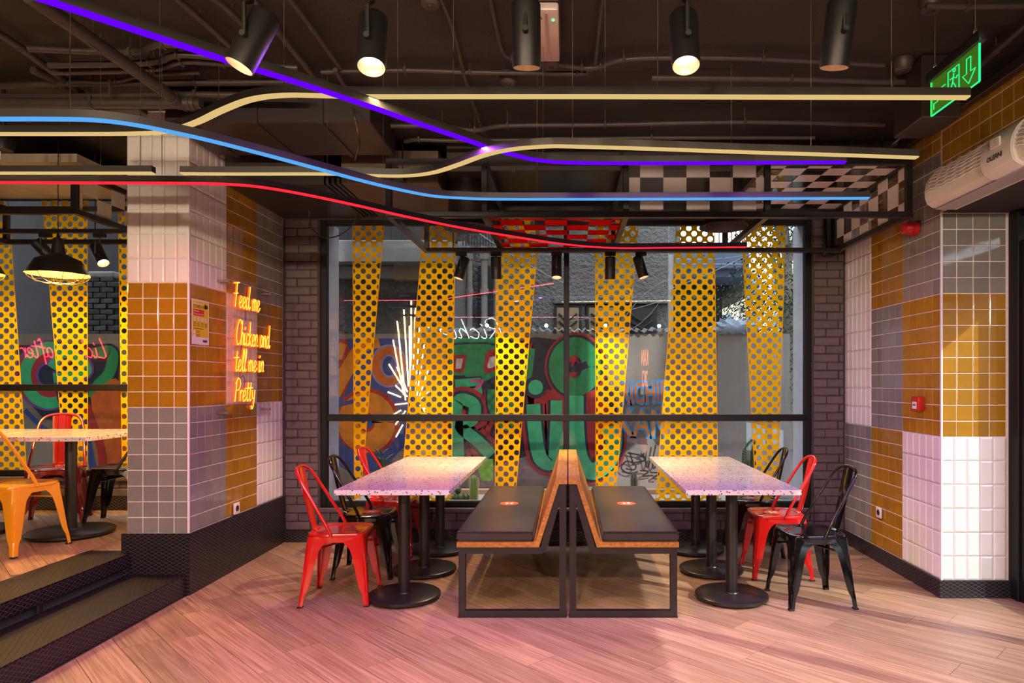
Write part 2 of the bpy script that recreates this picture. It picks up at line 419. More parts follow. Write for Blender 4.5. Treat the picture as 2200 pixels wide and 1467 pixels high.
# ---- tiles
def tile_mesh(name, wd, ht, m, bev, thick):
    b = BM(); a, c = wd / 2, ht / 2
    lo = [b.verts.new((x, 0, z)) for x, z in ((-a, -c), (a, -c), (a, c), (-a, c))]
    lo2 = [b.verts.new((x, -thick * 0.55, z)) for x, z in ((-a, -c), (a, -c), (a, c), (-a, c))]
    hi = [b.verts.new((x, -thick, z)) for x, z in ((-a + bev, -c + bev), (a - bev, -c + bev), (a - bev, c - bev), (-a + bev, c - bev))]
    for A, B in ((lo, lo2), (lo2, hi)):
        for i in range(4): b.faces.new((A[i], A[(i + 1) % 4], B[(i + 1) % 4], B[i]))
    b.faces.new(hi)
    return mesh_of(b, name, m)
TM = {}
def tile_zone(parent, org, right, rotz, width, z0, z1, kind, clipx=None, ztop=None):
    """lay tiles on a wall: org = world start point, right = unit vector along the wall"""
    key = {'g': ('grey_tile', M['t_grey'], 0.0028, 0.0045), 'y': ('ochre_tile', M['t_ochre'], 0.0028, 0.0045), 'w': ('white_tile', M['t_white'], 0.011, 0.010)}[kind]
    tw, th = (width / max(1, round(width / 0.0825)), 0.160) if kind == 'w' else (width / max(1, round(width / 0.1005)), 0.104)
    nx = round(width / tw); nz = max(1, round((z1 - z0) / th)); th = (z1 - z0) / nz
    g = 0.0025 if kind == 'w' else 0.0062
    kk = (key[0], round(tw, 4), round(th, 4))
    if kk not in TM: TM[kk] = tile_mesh(key[0], tw - g, th - g, key[1], key[2], key[3])
    for i in range(nx):
        for j in range(nz):
            zc = z0 + (j + 0.5) * th
            p = Vector(org) + Vector(right) * ((i + 0.5) * tw); p.z = zc
            piece(key[0], TM[kk], parent, p, (random.uniform(-.004, .004), 0, rotz + random.uniform(-.004, .004)))

# left pillar: front and side
ZA, ZB, ZC, ZD = 0.405, 1.237, 2.062, 3.19
bm = BM(); box(bm, -2.915, XL - 0.012, YP + 0.01, WY + 0.1, 0.0, CZ)
wl = struct('wall_pillar', bm, M['grout'], 'tiled pillar wall between the dining bay and the raised floor')
of = (-2.915, YP + 0.01, 0)
for z0, z1, k in ((ZA, ZB, 'g'), (ZB, ZC, 'y'), (ZC, ZD, 'w')): tile_zone(wl, of, (1, 0, 0), 0, 0.413, z0, z1, k)
for i, ks in enumerate((('g', 'y', 'w'), ('y', 'w', 'y'), ('w', 'y', 'g'))):
    for (z0, z1), k in zip(((ZA, ZB), (ZB, ZC), (ZC, ZD)), ks):
        tile_zone(wl, (XL - 0.012, YP + 0.012 + i * 0.493, 0), (0, 1, 0), R(90), 0.493, z0, z1, k)
b = BM(); box(b, XL - 0.014, XL - 0.001, YP - 0.002, YP + 0.011, ZA, CZ, 0.002); part('corner_bead', b, M['white'], wl)
bm = BM(); box(bm, XL - 0.004, XL + 0.012, YP - 0.016, WY, 0.0, ZA)
struct('baseboard_pillar', bm, M['dplYZ'], 'tall black diamond plate skirting along the tiled pillar')
bm = BM(); box(bm, -2.94, XL - 0.005, YP - 0.016, YP + 0.006, 0.0, ZA)
struct('baseboard_pillar_front', bm, M['dplXZ'], 'black diamond plate skirting on the pillar end above the steps')
# right wall and right pillar
ZE, ZF, ZG = 0.112, 1.046, 1.982
bm = BM(); box(bm, XR + 0.012, XR + 0.6, YR + 0.01, WY + 0.1, 0.0, CZ); 
wr = struct('wall_right', bm, M['grout'], 'right hand wall tiled in white, grey and ochre blocks')
for i, ks in enumerate((('w', 'y', 'g', 'y'), ('y', 'g', 'y', 'g'), ('g', 'w', 'w', 'y'))):
    for (z0, z1), k in zip(((ZE, ZF), (ZF, ZG), (ZG, 2.915), (2.915, 3.19)), ks):
        tile_zone(wr, (XR + 0.012, YR + 0.012 + (i + 1) * 0.513, 0), (0, -1, 0), R(-90), 0.513, z0, z1, k)
for z0, z1, k in ((ZE, ZF, 'w'), (ZF, ZG, 'y'), (ZG, 2.505, 'g')): tile_zone(wr, (XR, YR + 0.01, 0), (1, 0, 0), 0, 0.43, z0, z1, k)
b = BM(); box(b, XR + 0.001, XR + 0.014, YR - 0.002, YR + 0.011, ZE, 2.51, 0.002); part('corner_bead', b, M['white'], wr)
bm = BM(); box(bm, XR - 0.012, XR + 0.004, YR - 0.016, WY, 0.0, ZE)
struct('baseboard_right', bm, M['dplYZ'], 'low black diamond plate skirting along the right wall')
bm = BM(); box(bm, XR + 0.005, XR + 0.47, YR - 0.016, YR + 0.006, 0.0, ZE)
struct('baseboard_right_pillar', bm, M['dplXZ'], 'low black diamond plate skirting around the pillar by the door')
# bulkhead over the door
bm = BM(); box(bm, XR + 0.012, 3.3, -2.0, YR + 0.012, 2.51, CZ)
bh = struct('wall_over_door', bm, M['ceiling'], 'dark bulkhead over the street door, ochre tiles on its face')
b = BM(); box(b, XR + .0112, XR + .0122, YR - 4 * .513, YR + .012, 2.512, 3.14); part('grout_backing', b, M['grout'], bh)
for i in range(4):
    tile_zone(bh, (XR + 0.0115, YR - i * 0.513, 0), (0, -1, 0), R(-90), 0.513, 2.515, 3.14, 'y')
# street side wall with the glazed door
bm = BM(); box(bm, 2.86, 3.02, -2.0, 0.6, 0.0, 2.51)
struct('wall_street', bm, M['plaster'], 'dark wall beside the street door')
def bar(b, x0, x1, y0, y1, z0, z1): box(b, x0, x1, y0, y1, z0, z1, 0.004)
d1 = struct('door_1', (lambda b: (bar(b, 2.875, 2.965, YR - 0.09, YR + 0.008, 0.0, 2.505), b)[1])(BM()), M['winframe'], 'black framed glazed street door')
for nm, a in (('rail', (2.89, 2.95, 0.62, YR - 0.09, 2.46, 2.505)), ('header', (2.89, 2.95, 0.62, YR - 0.09, 2.03, 2.31)), ('bottom_rail', (2.89, 2.95, 0.62, YR - 0.09, 0.0, 0.14)),
              ('jamb', (2.88, 2.96, 3.32, 3.40, 0.14, 2.42)), ('jamb', (2.88, 2.96, 2.2, 2.28, 0.14, 2.42)), ('jamb', (2.88, 2.96, 0.62, 0.70, 0.14, 2.42)), ('stile', (2.89, 2.95, 4.30, 4.35, 0.14, 2.03))):
    b = BM(); bar(b, *a); part(nm, b, M['winframe'], d1)
b = BM(); box(b, 2.915, 2.925, 0.7, YR - 0.09, 0.14, 2.42); part('pane', b, M['glass'], d1)
# rear and far left walls (seen only in the glass)
bm = BM(); box(bm, -12.0, 3.3, -2.2, -2.0, 0.0, CZ); struct('wall_rear', bm, M['plaster'], 'dark plaster wall behind the diner')
bm = BM(); box(bm, -12.2, -12.0, -2.0, WY + 0.3, 0.0, CZ); struct('wall_far_left', bm, M['plaster'], 'dark plaster wall at the far end of the raised floor')

# ---- window walls in painted brick
BRICK = []
for k in range(3):
    b = BM(); box(b, -0.106, 0.106, -0.011, 0.02, -0.0325, 0.0325, 0.006)
    for v in b.verts: v.co += Vector((random.uniform(-1, 1), random.uniform(-1, 1), random.uniform(-1, 1))) * 0.0016
    BRICK.append(mesh_of(b, 'brick', M['brick']))
def bricks(parent, x0, x1, z0, z1, y, row=0.0732, step=0.222):
    n = max(1, round((z1 - z0) / row)); rh = (z1 - z0) / n
    for j in range(n):
        x = x0 - (step / 2 if j % 2 else 0.0) + random.uniform(-.01, .01)
        while x < x1 - 0.02:
            a, c = max(x, x0), min(x + step, x1)
            if c - a > 0.03:
                piece('brick', random.choice(BRICK), parent, ((a + c) / 2, y, z0 + (j + .5) * rh), (0, 0, random.uniform(-.006, .006)),
                      ((c - a - 0.007) / 0.212, random.uniform(.8, 1.1), (rh - 0.006) / 0.065))
            x += step
WX0, WX1, WZ0, WZ1 = -2.185, 2.15, 0.300, 2.835
bm = BM()
for a in ((XL - 0.3, WX0, WY + 0.012, WY + 0.25, 0.0, CZ), (WX1, XR + 0.3, WY + 0.012, WY + 0.25, 0.0, CZ), (WX0, WX1, WY + 0.012, WY + 0.25, 0.0, WZ0), (WX0, WX1, WY + 0.012, WY + 0.25, WZ1, CZ)):
    box(bm, *a)
wb = struct('wall_back', bm, M['mortar'], 'painted brick wall around the big window')
bricks(wb, XL + 0.012, WX0 - 0.012, 0.105, 2.835, WY + 0.011)
bricks(wb, WX1 + 0.012, XR - 0.004, 0.105, 2.835, WY + 0.011)
bricks(wb, WX0 - 0.012, WX1 + 0.012, 0.105, 0.262, WY + 0.011)
bm = BM(); box(bm, XL + 0.012, XR - 0.012, WY - 0.012, WY + 0.012, 0.0, 0.10)
struct('baseboard_back', bm, M['dplXZ'], 'black diamond plate skirting under the big window')
LX0, LX1, LZ0, LZ1 = -7.6, -3.02, 0.575, 3.06
bm = BM()
for a in ((-12.0, LX0, WY + 0.012, WY + 0.25, 0.0, CZ), (LX1, -2.9, WY + 0.012, WY + 0.25, 0.0, CZ), (LX0, LX1, WY + 0.012, WY + 0.25, 0.0, LZ0), (LX0, LX1, WY + 0.012, WY + 0.25, LZ1, CZ)):
    box(bm, *a)
wb2 = struct('wall_back_raised', bm, M['mortar'], 'painted brick wall under the raised floor window')
bricks(wb2, -5.6, -2.93, PZ + 0.115, LZ0 - 0.03, WY + 0.011)
bm = BM(); box(bm, -8.0, -2.93, WY - 0.012, WY + 0.012, PZ, PZ + 0.115)
struct('baseboard_raised', bm, M['dplXZ'], 'black diamond plate skirting under the raised floor window')

# ---- windows
def window(name, x0, x1, z0, z1, tr, mull, label, sill):
    fy0, fy1 = WY + 0.035, WY + 0.10; fw = 0.052
    b = BM(); box(b, x0, x0 + fw, fy0, fy1, z0, z1, 0.004)
    wo = struct(name, b, M['winframe'], label)
    def p(nm, *a):
        q = BM(); box(q, *a, 0.004); part(nm, q, M['winframe'], wo)
    p('frame_jamb', x1 - fw, x1, fy0, fy1, z0, z1)
    p('frame_head', x0 + fw, x1 - fw, fy0, fy1, z1 - 0.04, z1); p('frame_sill', x0 + fw, x1 - fw, fy0, fy1, z0, z0 + 0.05)
    p('transom', x0 + fw, x1 - fw, fy0 - 0.004, fy1, tr - 0.029, tr + 0.029)
    xs = [x0 + fw] + list(mull) + [x1 - fw]
    for m_ in mull: p('mullion', m_ - 0.024, m_ + 0.024, fy0 - 0.002, fy1, z0 + 0.05, z1 - 0.04)
    for a, c in zip(xs, xs[1:]):
        for za, zc in ((z0 + 0.05, tr - 0.029), (tr + 0.029, z1 - 0.04)):
            q = BM(); box(q, a, c, WY + 0.074, WY + 0.080, za, zc); part('pane', q, M['glass'], wo)
    q = BM(); box(q, x0 - 0.01, x1 + 0.01, WY - 0.025, WY + 0.06, z0 - 0.038, z0, 0.006, 2); part('sill', q, M['brick'], wo, True)
    for s, xx in ((1, x0), (-1, x1)):
        q = BM(); box(q, xx + s * 0.052, xx + s * 0.050, WY + 0.1, WY + 0.36, z0, z1); part('outer_reveal', q, M['reveal'], wo)
    return wo
w1 = window('window_1', WX0, WX1, WZ0, WZ1, 1.090, [-0.012], 'big black framed window with dotted yellow film behind the benches', True)
w2 = window('window_2', LX0, LX1, LZ0, LZ1, 1.357, [-5.3], 'black framed window with dotted yellow film above the raised floor', True)

# ---- dotted yellow film bands stuck on the glass
def film_band(parent, tl, tr_, bl, br, zt, zb, ph=0.0):
    """band edges given as X at top and bottom; holes 47 mm on a staggered 48 mm lattice"""
    b = BM(); h = 0.0475; r = 0.0235; seg = 16; y = WY + 0.0725
    xa, xb = min(tl, bl) - h, max(tr_, br) + h
    nz = int((zt - zb) / h) + 3; nx = int((xb - xa) / h) + 3
    for j in range(nz):
        for i in range(nx):
            if (i + j) % 2: continue
            cx, cz = xa + ph + (i - 1) * h, zb + (j - 1) * h
            inn, ou = [], []
            for k in range(seg):
                a = 2 * math.pi * k / seg; c, s = math.cos(a), math.sin(a); q = h / (abs(c) + abs(s))
                inn.append(b.verts.new((cx + r * c, y, cz + r * s))); ou.append(b.verts.new((cx + q * c, y, cz + q * s)))
            for k in range(seg): b.faces.new((inn[k], inn[(k + 1) % seg], ou[(k + 1) % seg], ou[k]))
    def cut(p, q, inside):
        p, q = Vector(p), Vector(q); n = (q - p).cross(Vector((0, 1, 0))).normalized()
        if (Vector(inside) - p).dot(n) > 0: n = -n
        bmesh.ops.bisect_plane(b, geom=b.verts[:] + b.edges[:] + b.faces[:], plane_co=p, plane_no=n, clear_outer=True)
    mid = ((tl + tr_) / 2, y, (zt + zb) / 2)
    TLp, TRp, BLp, BRp = (tl, y, zt), (tr_, y, zt), (bl, y, zb), (br, y, zb)
    cut(TLp, TRp, mid); cut(BLp, BRp, mid); cut(TLp, BLp, mid); cut(TRp, BRp, mid)
    e = 0.006
    for (t, bt, s) in ((tl, bl, 1), (tr_, br, -1)):
        quad(b, (t, y - 0.0004, zt), (t + s * e, y - 0.0004, zt), (bt + s * e, y - 0.0004, zb), (bt, y - 0.0004, zb))
    part('dotted_film', b, M['film'], parent)
def px(u): return (u - VU) * (WY + 0.0725) / F
zt1, zb1 = WZ1 - 0.04, WZ0 + 0.05
for a in ((757, 826, 761, 774), (909, 979, 859, 970), (1066, 1160, 1063, 1107), (1278, 1372, 1280, 1322), (1453, 1535, 1408, 1544), (1592, 1688, 1624, 1671)):
    film_band(w1, px(a[0]), px(a[1]), px(a[2]), px(a[3]), zt1, zb1, random.uniform(0, .03))
zt2, zb2 = LZ1 - 0.04, LZ0 + 0.05
for a in ((-72, 19, -20, 58), (90, 188, 139, 189), (253, 345, 262, 315), (-260, -170, -235, -165), (-470, -370, -440, -380)):
    film_band(w2, px(a[0]), px(a[1]), px(a[2]), px(a[3]), zt2, zb2, random.uniform(0, .03))

# ================================================================== outside
ext = {k: mat('outside_' + k, c, r, noise=n, nscale=s, bump=bu, bscale=bs) for k, c, r, n, s, bu, bs in (
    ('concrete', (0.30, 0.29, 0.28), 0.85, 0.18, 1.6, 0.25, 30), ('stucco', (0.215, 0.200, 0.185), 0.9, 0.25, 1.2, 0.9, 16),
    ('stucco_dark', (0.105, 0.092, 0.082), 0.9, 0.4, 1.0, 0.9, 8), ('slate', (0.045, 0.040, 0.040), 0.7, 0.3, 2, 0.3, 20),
    ('slab', (0.20, 0.25, 0.36), 0.8, 0.15, 1.5, 0.2, 20), ('beige', (0.42, 0.30, 0.17), 0.85, 0.25, 1.2, 0.3, 20),
    ('asphalt', (0.10, 0.10, 0.10), 0.9, 0.2, 3, 0.4, 40), ('oldpipe', (0.36, 0.31, 0.27), 0.7, 0.2, 8, 0.2, 30),
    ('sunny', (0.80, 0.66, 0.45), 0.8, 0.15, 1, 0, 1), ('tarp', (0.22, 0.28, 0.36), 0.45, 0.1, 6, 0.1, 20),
    ('blackbrick', (0.035, 0.034, 0.036), 0.55, 0.3, 14, 0.8, 30), ('tin', (0.45, 0.43, 0.42), 0.45, 0.25, 10, 0.1, 30))}
for k in ('stucco', 'stucco_dark'):
    for n in ext[k].node_tree.nodes:
        if n.type == 'BUMP': n.inputs['Distance'].default_value = 0.09
paint = {k: mat('paint_' + k, c, 0.55, noise=0.22, nscale=9) for k, c in (
    ('green', (0.017, 0.334, 0.123)), ('mint', (0.043, 0.609, 0.290)), ('red', (0.435, 0.026, 0.032)), ('navy', (0.013, 0.024, 0.061)),
    ('orange', (0.725, 0.275, 0.029)), ('rust', (0.609, 0.145, 0.022)), ('blue', (0.029, 0.080, 0.392)), ('lilac', (0.290, 0.275, 0.797)), ('pink', (0.797, 0.072, 0.319)),
    ('sky', (0.043, 0.319, 0.725)), ('black', (0.013, 0.013, 0.013)), ('lime', (0.261, 0.899, 0.116)), ('white', (0.725, 0.725, 0.725)), ('purple', (0.189, 0.072, 0.435)))}
AY = 8.3
bm = BM(); box(bm, -40, 60, WY + 0.26, 70, -0.06, 0.0)
struct('ground', bm, ext['asphalt'], 'alley paving outside the windows')
bm = BM(); box(bm, 6.6, 60, -40, WY + 0.26, -0.06, 0.0)
struct('ground_street', bm, ext['asphalt'], 'street paving outside the glazed door')
aw_x1 = (1697 - VU) * AY / F
bm = BM(); box(bm, -9.5, aw_x1, AY, AY + 0.16, 0.0, CAMZ + (VV - 717) * AY / F)
aw = struct('wall_alley', bm, ext['concrete'], 'low concrete alley wall covered in graffiti outside the window')
bm = BM(); box(bm, (1541 - VU) * AY / F, aw_x1 - 0.09, AY - 0.012, AY, 0.0, CAMZ + (VV - 716) * AY / F); part('render_panel', bm, ext['concrete'], aw)
LAY = [0]
def ribbon(name, pts, wd, col, smooth=True, layer=None, closed=False):
    """a painted stroke: pts in photo pixels, width in pixels, standing on the alley wall"""
    LAY[0] += 1; y = AY - 0.0006 * LAY[0] - 0.001; s = AY / F
    p = [Vector((a, b, 0)) for a, b in pts]
    if smooth and len(p) > 2: p = crom(p, 7)
    b = BM(); n = len(p); L = []
    wds = wd if isinstance(wd, (list, tuple)) else [wd, wd]
    for i in range(n):
        t = (p[min(i + 1, n - 1)] - p[max(i - 1, 0)]); t = t.normalized() if t.length else Vector((1, 0, 0))
        nn = Vector((-t.y, t.x, 0)); ww = wds[0] + (wds[1] - wds[0]) * i / (n - 1)
        pr = []
        for sg in (1, -1):
            q = p[i] + nn * sg * ww / 2
            pr.append(b.verts.new(((q.x - VU) * s, y, CAMZ - (q.y - VV) * s)))
        L.append(pr)
    for a, c in zip(L, L[1:]): b.faces.new((a[0], a[1], c[1], c[0]))
    return part(name, b, paint[col], aw)
def blob(name, pts, col, smooth=True):
    LAY[0] += 1; y = AY - 0.0006 * LAY[0] - 0.001; s = AY / F
    p = [Vector((a, b, 0)) for a, b in pts]
    if smooth: p = crom(p + [p[0]], 6)[:-1]
    b = BM(); b.faces.new([b.verts.new(((q.x - VU) * s, y, CAMZ - (q.y - VV) * s)) for q in p])
    bmesh.ops.triangulate(b, faces=b.faces[:]); return part(name, b, paint[col], aw)
def ring(name, c, r, wd, col, a0=0, a1=360, ry=1.0):
    return ribbon(name, [(c[0] + r * math.cos(R(a)), c[1] + ry * r * math.sin(R(a))) for a in [a0 + (a1 - a0) * k / 24 for k in range(25)]], wd, col, False)
def outlined(name, pts, wd, fill, edges=(('red', 26), ('navy', 13)), smooth=True):
    for col, ex in edges: ribbon('outline', pts, wd + ex, col, smooth)
    ribbon(name, pts, wd, fill, smooth)
# orange and blue piece
blob('painted_ground', [(712, 728), (790, 727), (880, 727), (900, 800), (880, 900), (868, 960), (820, 1010), (760, 1020), (712, 990)], 'blue', False)
blob('painted_ground', [(712, 735), (745, 727), (760, 790), (740, 850), (712, 860)], 'red', False)
ribbon('painted_letter', [(715, 845), (745, 795), (775, 748), (815, 735)], [34, 22], 'orange'); ribbon('painted_letter', [(726, 770), (738, 738)], 16, 'orange')
ring('outline', (836, 786), 27, 26, 'lilac', ry=1.25); ring('painted_letter', (836, 786), 27, 18, 'rust', ry=1.25)
ring('outline', (790, 905), 42, 66, 'blue'); ring('outline', (790, 905), 42, 56, 'red', ry=1.02); ring('painted_letter', (788, 907), 40, 44, 'orange', ry=1.08)
ribbon('painted_letter', [(720, 872), (760, 862), (790, 858)], 9, 'blue')
# green piece
blob('painted_ground', [(958, 724), (1080, 722), (1110, 735), (1150, 724), (1200, 730), (1280, 720), (1300, 800), (1330, 880), (1336, 960), (1320, 1000), (1230, 1012), (1130, 980), (1060, 1000), (960, 985)], 'navy', False)
blob('painted_ground', [(960, 726), (1068, 724), (1068, 738), (960, 740)], 'green', False)
blob('painted_ground', [(1130, 745), (1145, 735), (1130, 830), (1290, 850), (1320, 905), (1318, 985), (1230, 1000), (1150, 985), (1135, 970)], 'red', False)
outlined('painted_letter', [(970, 752), (1015, 750), (1060, 755), (1056, 800), (1012, 808), (1014, 765)], 21, 'green', (('navy', 8),))
blob('painted_letter', [(966, 742), (1064, 742), (1062, 808), (966, 806)], 'green', False)
blob('outline', [(975, 762), (1004, 762), (996, 800), (974, 800)], 'red', False); blob('painted_hole', [(981, 770), (995, 770), (991, 792), (979, 792)], 'white', False)
blob('outline', [(1046, 755), (1064, 752), (1070, 790), (1040, 800)], 'red'); blob('painted_hole', [(1052, 768), (1064, 766), (1064, 786), (1048, 790)], 'white')
outlined('painted_letter', [(978, 824), (1030, 820), (1030, 840), (1012, 842)], 18, 'mint', (('navy', 8),), False)
ribbon('painted_letter', [(1012, 818), (1036, 819), (1022, 836)], 6, 'pink')
outlined('painted_letter', [(985, 985), (983, 930), (984, 862), (1018, 868), (1016, 900), (990, 915), (1030, 950), (1056, 978)], 26, 'mint', (('red', 30), ('navy', 12)))
ribbon('painted_letter', [(996, 880), (998, 900)], 9, 'red'); ribbon('painted_letter', [(1022, 918), (1052, 905), (1046, 932)], 12, 'red')
outlined('painted_letter', [(1058, 836), (1062, 880), (1090, 915), (1096, 880), (1088, 838)], 22, 'green', (('red', 12), ('navy', 8)))
outlined('painted_letter', [(1140, 748), (1135, 790), (1130, 826)], 20, 'green', (('navy', 8),))
outlined('painted_letter', [(1146, 868), (1150, 930), (1162, 985), (1190, 990), (1196, 930), (1198, 860)], 30, 'mint', (('red', 24), ('navy', 10)))
ring('outline', (1151, 832), 9, 30, 'navy'); blob('painted_dot', [(1151 + 16 * math.cos(k * .524), 832 + 16 * math.sin(k * .524)) for k in range(12)], 'mint')
ring('outline', (1237, 788), 36, 62, 'red', ry=1.2); ring('outline', (1236, 788), 36, 52, 'navy', ry=1.2); ring('painted_letter', (1235, 788), 36, 40, 'green', ry=1.22)
ribbon('outline', [(1215, 800), (1262, 783)], 15, 'navy'); ribbon('painted_letter', [(1222, 774), (1240, 766)], 11, 'red'); ribbon('painted_letter', [(1220, 806), (1238, 804)], 10, 'red')
outlined('painted_letter', [(1236, 850), (1237, 920), (1246, 985), (1272, 1012), (1306, 990), (1318, 950), (1312, 915)], 36, 'mint', (('red', 20), ('navy', 11)))
ribbon('painted_letter', [(1270, 840), (1290, 900)], 26, 'red', False)
blob('painted_patch', [(1024, 985), (1060, 985), (1060, 1032), (1034, 1032)], 'lime', False)
# tags
def script_tag(pts, wd=3.2, col='black'): return ribbon('painted_tag', pts, wd, col)
for pts in ([(1352, 970), (1360, 996), (1356, 990)], [(1348, 972), (1376, 978), (1384, 988), (1358, 994)], [(1384, 980), (1390, 1004), (1398, 985), (1404, 1006), (1412, 988)], [(1376, 973), (1384, 980)], [(1384, 973), (1376, 981)],
            [(1398, 960), (1394, 985)], [(1408, 955), (1402, 984)], [(1370, 1012), (1350, 1016), (1334, 1004), (1346, 990), (1364, 998), (1362, 1008), (1344, 1006)], [(1374, 1010), (1392, 1012), (1380, 1022), (1402, 1020)], [(1396, 1014), (1416, 1016), (1402, 1026), (1414, 1028)]):
    script_tag(pts)
def text_mesh(txt, size, ext_=0.0, bold=0.0):
    cu = bpy.data.curves.new('t', 'FONT'); cu.body = txt; cu.size = size; cu.extrude = ext_; cu.offset = bold; cu.resolution_u = 3
    cu.align_x = 'CENTER'; cu.align_y = 'CENTER'
    o = bpy.data.objects.new('t', cu); C.objects.link(o); bpy.context.view_layer.update()
    me = bpy.data.meshes.new_from_object(o.evaluated_get(bpy.context.evaluated_depsgraph_get()))
    bpy.data.objects.remove(o); bpy.data.curves.remove(cu); return me
def text_part(name, txt, size, m, parent, loc, rot, bold=0.0, ext_=0.0003, scale=None):
    me = text_mesh(txt, size, ext_, bold); me.materials.clear(); me.materials.append(m)
    return piece(name, me, parent, loc, rot, scale)
for txt, u, v, sz, sc in (('RICHIE', 1384, 846, 0.26, (0.72, 1.35, 1)), ('KAN', 1382, 912, 0.34, (0.9, 1.35, 1))):
    for col, bo, dy in (('sky', 0.022, 0.0), ('rust' if v < 880 else 'orange', 0.002, -0.002)):
        LAY[0] += 1
        q = at(u, v, AY - 0.03 - 0.0006 * LAY[0]); q.y = AY - 0.028 - 0.0006 * LAY[0] 
        text_part('painted_word', txt, sz, paint[col], aw, q, (R(90), R(random.uniform(-3, 3)), 0), bo, 0.0002, sc)
# piece on the left stretch
blob('painted_ground', [(40, 742), (140, 738), (230, 740), (262, 760), (255, 850), (180, 905), (100, 900), (55, 850)], 'navy', False)
ring('outline', (112, 806), 50, 52, 'purple', 70, 330); ring('outline', (112, 806), 50, 40, 'red', 70, 330); ring('painted_letter', (112, 806), 52, 24, 'mint', 70, 330, 1.15)
outlined('painted_letter', [(116, 790), (140, 760), (175, 770), (190, 800), (120, 812)], 20, 'mint', (('purple', 10),))
outlined('painted_letter', [(205, 760), (245, 757), (240, 800), (214, 830), (205, 855)], 24, 'green', (('navy', 9),))
blob('painted_patch', [(200, 850), (262, 820), (275, 1005), (220, 1005)], 'rust'); ribbon('painted_letter', [(190, 870), (222, 960), (226, 1010)], 18, 'red'); ribbon('painted_letter', [(182, 890), (206, 1010)], 14, 'blue')
ribbon('painted_letter', [(60, 880), (110, 925), (180, 930)], 10, 'blue')
# crumpled tin along the wall top
b = BM(); y = AY + 0.02; zz = CAMZ + (VV - 717) * AY / F
n = 150; xs = [(905 + (1440 - 905) * k / n - VU) * AY / F for k in range(n + 1)]
pv = None
for k, x in enumerate(xs):
    h = 0.018 * math.sin(k * 1.35) + random.uniform(-.012, .012)
    a = b.verts.new((x, y - 0.07, zz + 0.035 + h)); c = b.verts.new((x, y + 0.32, zz + 0.085 + h))
    if pv: b.faces.new((pv[0], a, c, pv[1]))
    pv = (a, c)
bmesh.ops.solidify(b, geom=b.faces[:], thickness=0.004)
tin = part('corrugated_sheet', b, ext['tin'], None, True); tag(tin, 'crumpled corrugated tin sheet lying along the graffiti wall top', 'sheet metal')
# tarpaulin
b = BM(); bmesh.ops.create_icosphere(b, subdivisions=4, radius=1.0)
for v in b.verts:
    k = 1 + 0.16 * math.sin(v.co.x * 14 + v.co.z * 9) + 0.13 * math.sin(v.co.y * 21 - v.co.x * 17) + random.uniform(-.07, .07)
    v.co = Vector((v.co.x * 0.26 * k, v.co.y * 0.16, max(v.co.z, -0.35) * 0.13 * k))
tp = part('tarpaulin', b, ext['tarp'], None, True); tp.location = (at(1572, 710, AY + 0.1)[0], AY + 0.08, zz + 0.045); tag(tp, 'crumpled pale blue tarpaulin heaped on the alley wall', 'tarpaulin')
# stucco building across the alley
BY = 12.5
bt = thing('apartment_building', 'weathered grey stucco building across the alley', 'building', (0, BY, 0))
def bp(nm, m, x0, x1, z0, z1, y0, y1, parent=bt):
    q = BM(); box(q, x0, x1, y0, y1, z0, z1, 0.01); return part(nm, q, m, parent, world=True)
def bz(v): return CAMZ - (v - VV) * BY / F
def bx_(u): return (u - VU) * BY / F
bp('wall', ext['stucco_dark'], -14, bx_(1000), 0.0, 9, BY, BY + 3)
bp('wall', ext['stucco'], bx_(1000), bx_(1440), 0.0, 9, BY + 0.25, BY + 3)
bp('wall_strip', ext['concrete'], bx_(975), bx_(1003), bz(760), bz(520), BY - 0.06, BY + 0.2)
bp('ledge', ext['concrete'], bx_(690), bx_(985), bz(573), bz(528), BY - 0.5, BY)
bp('ledge', ext['concrete'], bx_(720), bx_(900), bz(600), bz(575), BY - 0.18, BY)
bp('patch', ext['beige'], bx_(850), bx_(935), bz(604), bz(570), BY - 0.19, BY)
bp('lintel', ext['stucco'], bx_(1190), bx_(1440), bz(650), bz(634), BY + 0.15, BY + 0.3)
for u0, u1 in ((1025, 1058), (1190, 1250), (1260, 1335), (1345, 1415)):
    wn = bp('window', ext['slate'], bx_(u0), bx_(u1), bz(800), bz(652 if u0 > 1100 else 566), BY + 0.20, BY + 0.28)
    if u0 > 1100:
        bp('shutter', ext['beige'] if u0 < 1300 else ext['slate'], bx_(u0 + 6), bx_(u1 - 6), bz(800), bz(658), BY + 0.185, BY + 0.2, wn)
        for k in range(3):
            q = BM(); zc = bz(672 + 16 * k); uu = (u0 + u1) / 2
            tube(q, [(bx_(u0 + 10), BY + 0.16, zc), (bx_(uu), BY + 0.16, zc - 0.14), (bx_(u1 - 10), BY + 0.16, zc)], 0.02, 5); part('grille_bar', q, ext['slate'], wn, world=True)
for k in range(13):
    u = 1000 + k * 6; q = BM(); tube(q, [(bx_(u), BY - 0.3, bz(535)), (bx_(u), BY - 0.3, bz(470))], 0.011, 5); part('railing_bar', q, ext['slate'], bt, world=True)
for k in range(9):
    u = 720 + k * 22; q = BM(); tube(q, [(bx_(u), BY - 0.42, bz(530)), (bx_(u), BY - 0.42, bz(470))], 0.014, 5); part('railing_bar', q, ext['slate'], bt, world=True)
bp('balcony_back', ext['slate'], bx_(720), bx_(985), bz(528), bz(440), BY - 0.06, BY)
